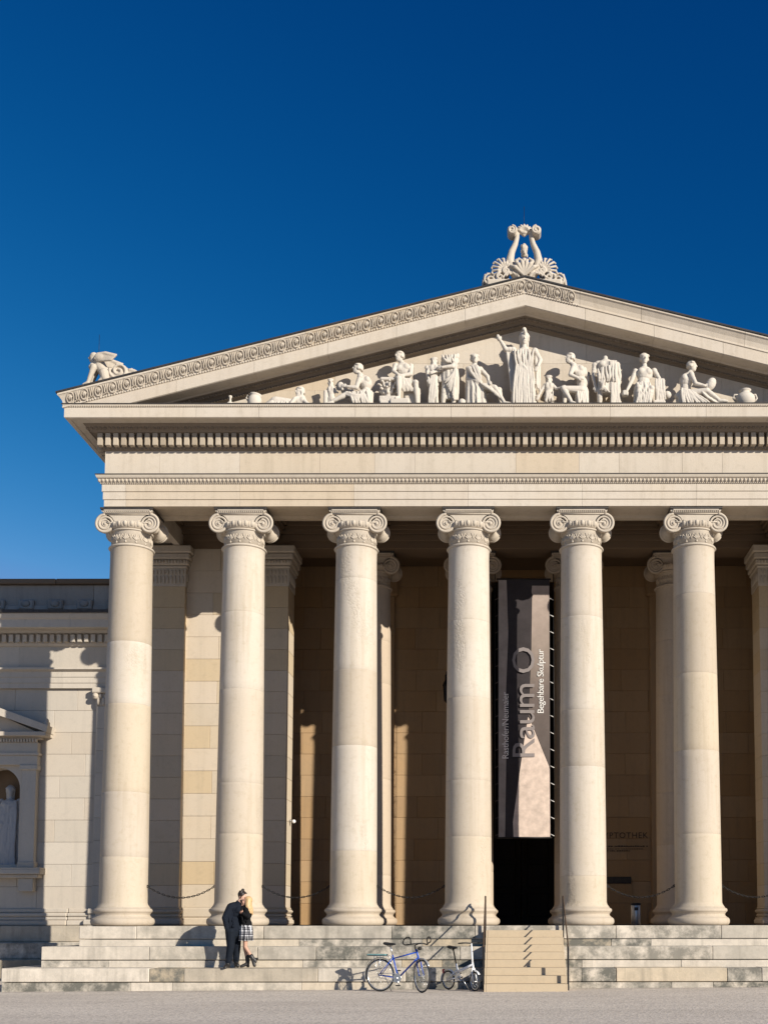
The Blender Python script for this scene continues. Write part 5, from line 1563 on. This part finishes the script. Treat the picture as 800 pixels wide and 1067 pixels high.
fx, fy = -1.40, -2.62
fold = empty('bicycle', (fx, fy, gz(fx)), radians(-46)); tag(fold, 'white folding bicycle with small wheels and black saddle beside the staircase', 'bicycle')
r = .21; RA = Vector((-.42,0,r)); FA = Vector((.44,0,r)); BB = Vector((-.06,0,.28)); steer = radians(-12); HB = Vector((.36,0,.50)); HT = Vector((.34,0,.60))
wheel_obj('wheel', r-.02, fold, RA, 0, .015, 20); wheel_obj('wheel', r-.02, fold, Sx(FA), steer, .015, 20)
def frame2(m):
    m.tube([(-.16,0,.40),(.0,0,.43),(.20,0,.50),(.35,0,.56)], [.030,.034,.034,.026], 10); m.tube([HT, HB+Vector((.01,0,-.04))], .024, 8); m.tube([(-.17,0,.56),(-.12,0,.40),BB], .021, 8)
    for q in (-1,1): m.tube([BB+Vector((0,q*.03,0)), RA+Vector((0,q*.06,0))], .012, 6); m.tube([(-.15,q*.02,.42), RA+Vector((0,q*.06,0))], .012, 6)
mk('frame', 'white_paint', fold, frame2)
def fork2(m):
    for q in (-1,1): m.tube([Sx(HB+Vector((.01,q*.035,-.04))), Sx(FA+Vector((0,q*.05,0)))], [.014,.011], 7)
    m.ell(Sx(HB+Vector((.01,0,-.03))), (.03,.05,.025))
mk('fork', 'white_paint', fold, fork2)
mk('stem', 'white_paint', fold, lambda m: m.tube([HT, Sx(HT+Vector((-.05,0,.40)))], [.022,.016], 8))
mk('handlebar', 'black_plastic', fold, lambda m: m.tube([Sx(HT+Vector(p)) for p in ((-.10,-.29,.40),(-.06,-.15,.41),(-.05,0,.40),(-.06,.15,.41),(-.10,.29,.40))], .015, 8))
mk('seat_post', 'dark_iron', fold, lambda m: m.tube([(-.15,0,.48),(-.27,0,.88)], .0155, 8)); saddle(fold, (-.28,0,.91))
mk('mudguard', 'white_paint', fold, lambda m: guard(m, RA, r+.03, radians(30), radians(190))); mk('mudguard', 'white_paint', fold, lambda m: guard(m, Sx(FA), r+.03, radians(40), radians(160), steer))
mk('tail_light', 'red_plastic', fold, lambda m: m.box(-.60,-.56,-.03,.03,.36,.44,.01))
def crank2(m):
    m.lathe([(.085,-.004),(.09,0),(.085,.004)], 22, tuple(BB+Vector((0,-.045,0))), True, True, rx(pi/2)); m.tube([BB+Vector((0,-.06,0)), BB+Vector((.13,-.065,-.08))], .011, 7); m.tube([BB+Vector((0,.06,0)), BB+Vector((-.13,.065,.08))], .011, 7); m.tube([BB+Vector((0,-.07,0)),BB+Vector((0,.07,0))], .02, 8)
    m.tube([BB+Vector((0,-.045,.085)), RA+Vector((0,-.045,.03))], .006, 5); m.tube([BB+Vector((0,-.045,-.085)), RA+Vector((0,-.045,-.03))], .006, 5)
ck = mk('crank', 'chrome', fold, crank2)
for p in (BB+Vector((.13,-.11,-.08)), BB+Vector((-.13,.11,.08))):
    m = MB(); m.box(p.x-.045,p.x+.045,p.y-.035,p.y+.035,p.z-.012,p.z+.012,.006); m.build('pedal', M['black_plastic'], ck)
mk('kickstand', 'chrome', fold, lambda m: m.tube([BB+Vector((.02,.05,-.03)), (.02,.2,.01)], .008, 6))
# ================================================================ light, sky, camera
A_, C_ = 1.095, .548
sun_dir = Vector((A_, -1, C_)).normalized()      # towards the sun
el = math.asin(sun_dir.z); az = atan2(sun_dir.x, sun_dir.y)
L = bpy.data.lights.new('sun', 'SUN'); L.energy = 5.0; L.angle = radians(.53); L.color = (1.0, .93, .82)
so = bpy.data.objects.new('sun', L); COL.objects.link(so)
so.rotation_euler = sun_dir.to_track_quat('Z', 'Y').to_euler(); so.location = (30, -30, 30)
W = bpy.data.worlds.new('World'); SC.world = W; W.use_nodes = True
nt = W.node_tree; nt.nodes.clear()
sky = nt.nodes.new('ShaderNodeTexSky'); sky.sky_type = 'NISHITA'; sky.sun_disc = False
sky.sun_elevation = el; sky.sun_rotation = az; sky.altitude = 500; sky.air_density = 1.0; sky.dust_density = .2; sky.ozone_density = 3.0
bg = nt.nodes.new('ShaderNodeBackground'); bg.inputs[1].default_value = .05
wo = nt.nodes.new('ShaderNodeOutputWorld')
# deep winter sky, as through a polarising filter: each channel of the sky gets its own contrast
sep = nt.nodes.new('ShaderNodeSeparateColor'); cmb = nt.nodes.new('ShaderNodeCombineColor')
nt.links.new(sky.outputs[0], sep.inputs[0])
for i, (k, p, top) in enumerate(((6900, 4.8, .10), (5.2, 1.745, .22), (2.30, 1.26, .46))):
    v = mth(nt, 'POWER', mth(nt, 'MULTIPLY', sep.outputs[i], .05), p)
    v = mth(nt, 'MINIMUM', mth(nt, 'MULTIPLY', v, k), top)
    nt.links.new(mth(nt, 'MULTIPLY', v, 20.0), cmb.inputs[i])
nt.links.new(cmb.outputs[0], bg.inputs[0]); nt.links.new(bg.outputs[0], wo.inputs[0])

cam = bpy.data.cameras.new('camera'); co = bpy.data.objects.new('camera', cam); COL.objects.link(co)
PITCH = radians(4.4); f = 1195.0
co.location = (-.417, -27, .10)
co.rotation_euler = (pi/2 + PITCH, 0, 0)
ROLL = radians(-.06)
co.rotation_euler = (Matrix.Rotation(pi/2 + PITCH, 3, 'X') @ Matrix.Rotation(ROLL, 3, 'Z')).to_euler()
cam.sensor_fit = 'VERTICAL'; cam.sensor_height = 36; cam.sensor_width = 27
cam.lens = f/1067*36
cyp = 960 - f*math.tan(PITCH)
cam.shift_x = -(529-400)/1067; cam.shift_y = (cyp-533.5)/1067
cam.clip_end = 2000; cam.clip_start = .1
SC.camera = co
SC.view_settings.view_transform = 'Standard'; SC.view_settings.look = 'None'; SC.view_settings.gamma = 1
SC.view_settings.use_curve_mapping = False
SC.view_settings.exposure = .45
SC.cycles.max_bounces = 6; SC.cycles.diffuse_bounces = 4
SC.cycles.use_adaptive_sampling = True; SC.cycles.use_denoising = True
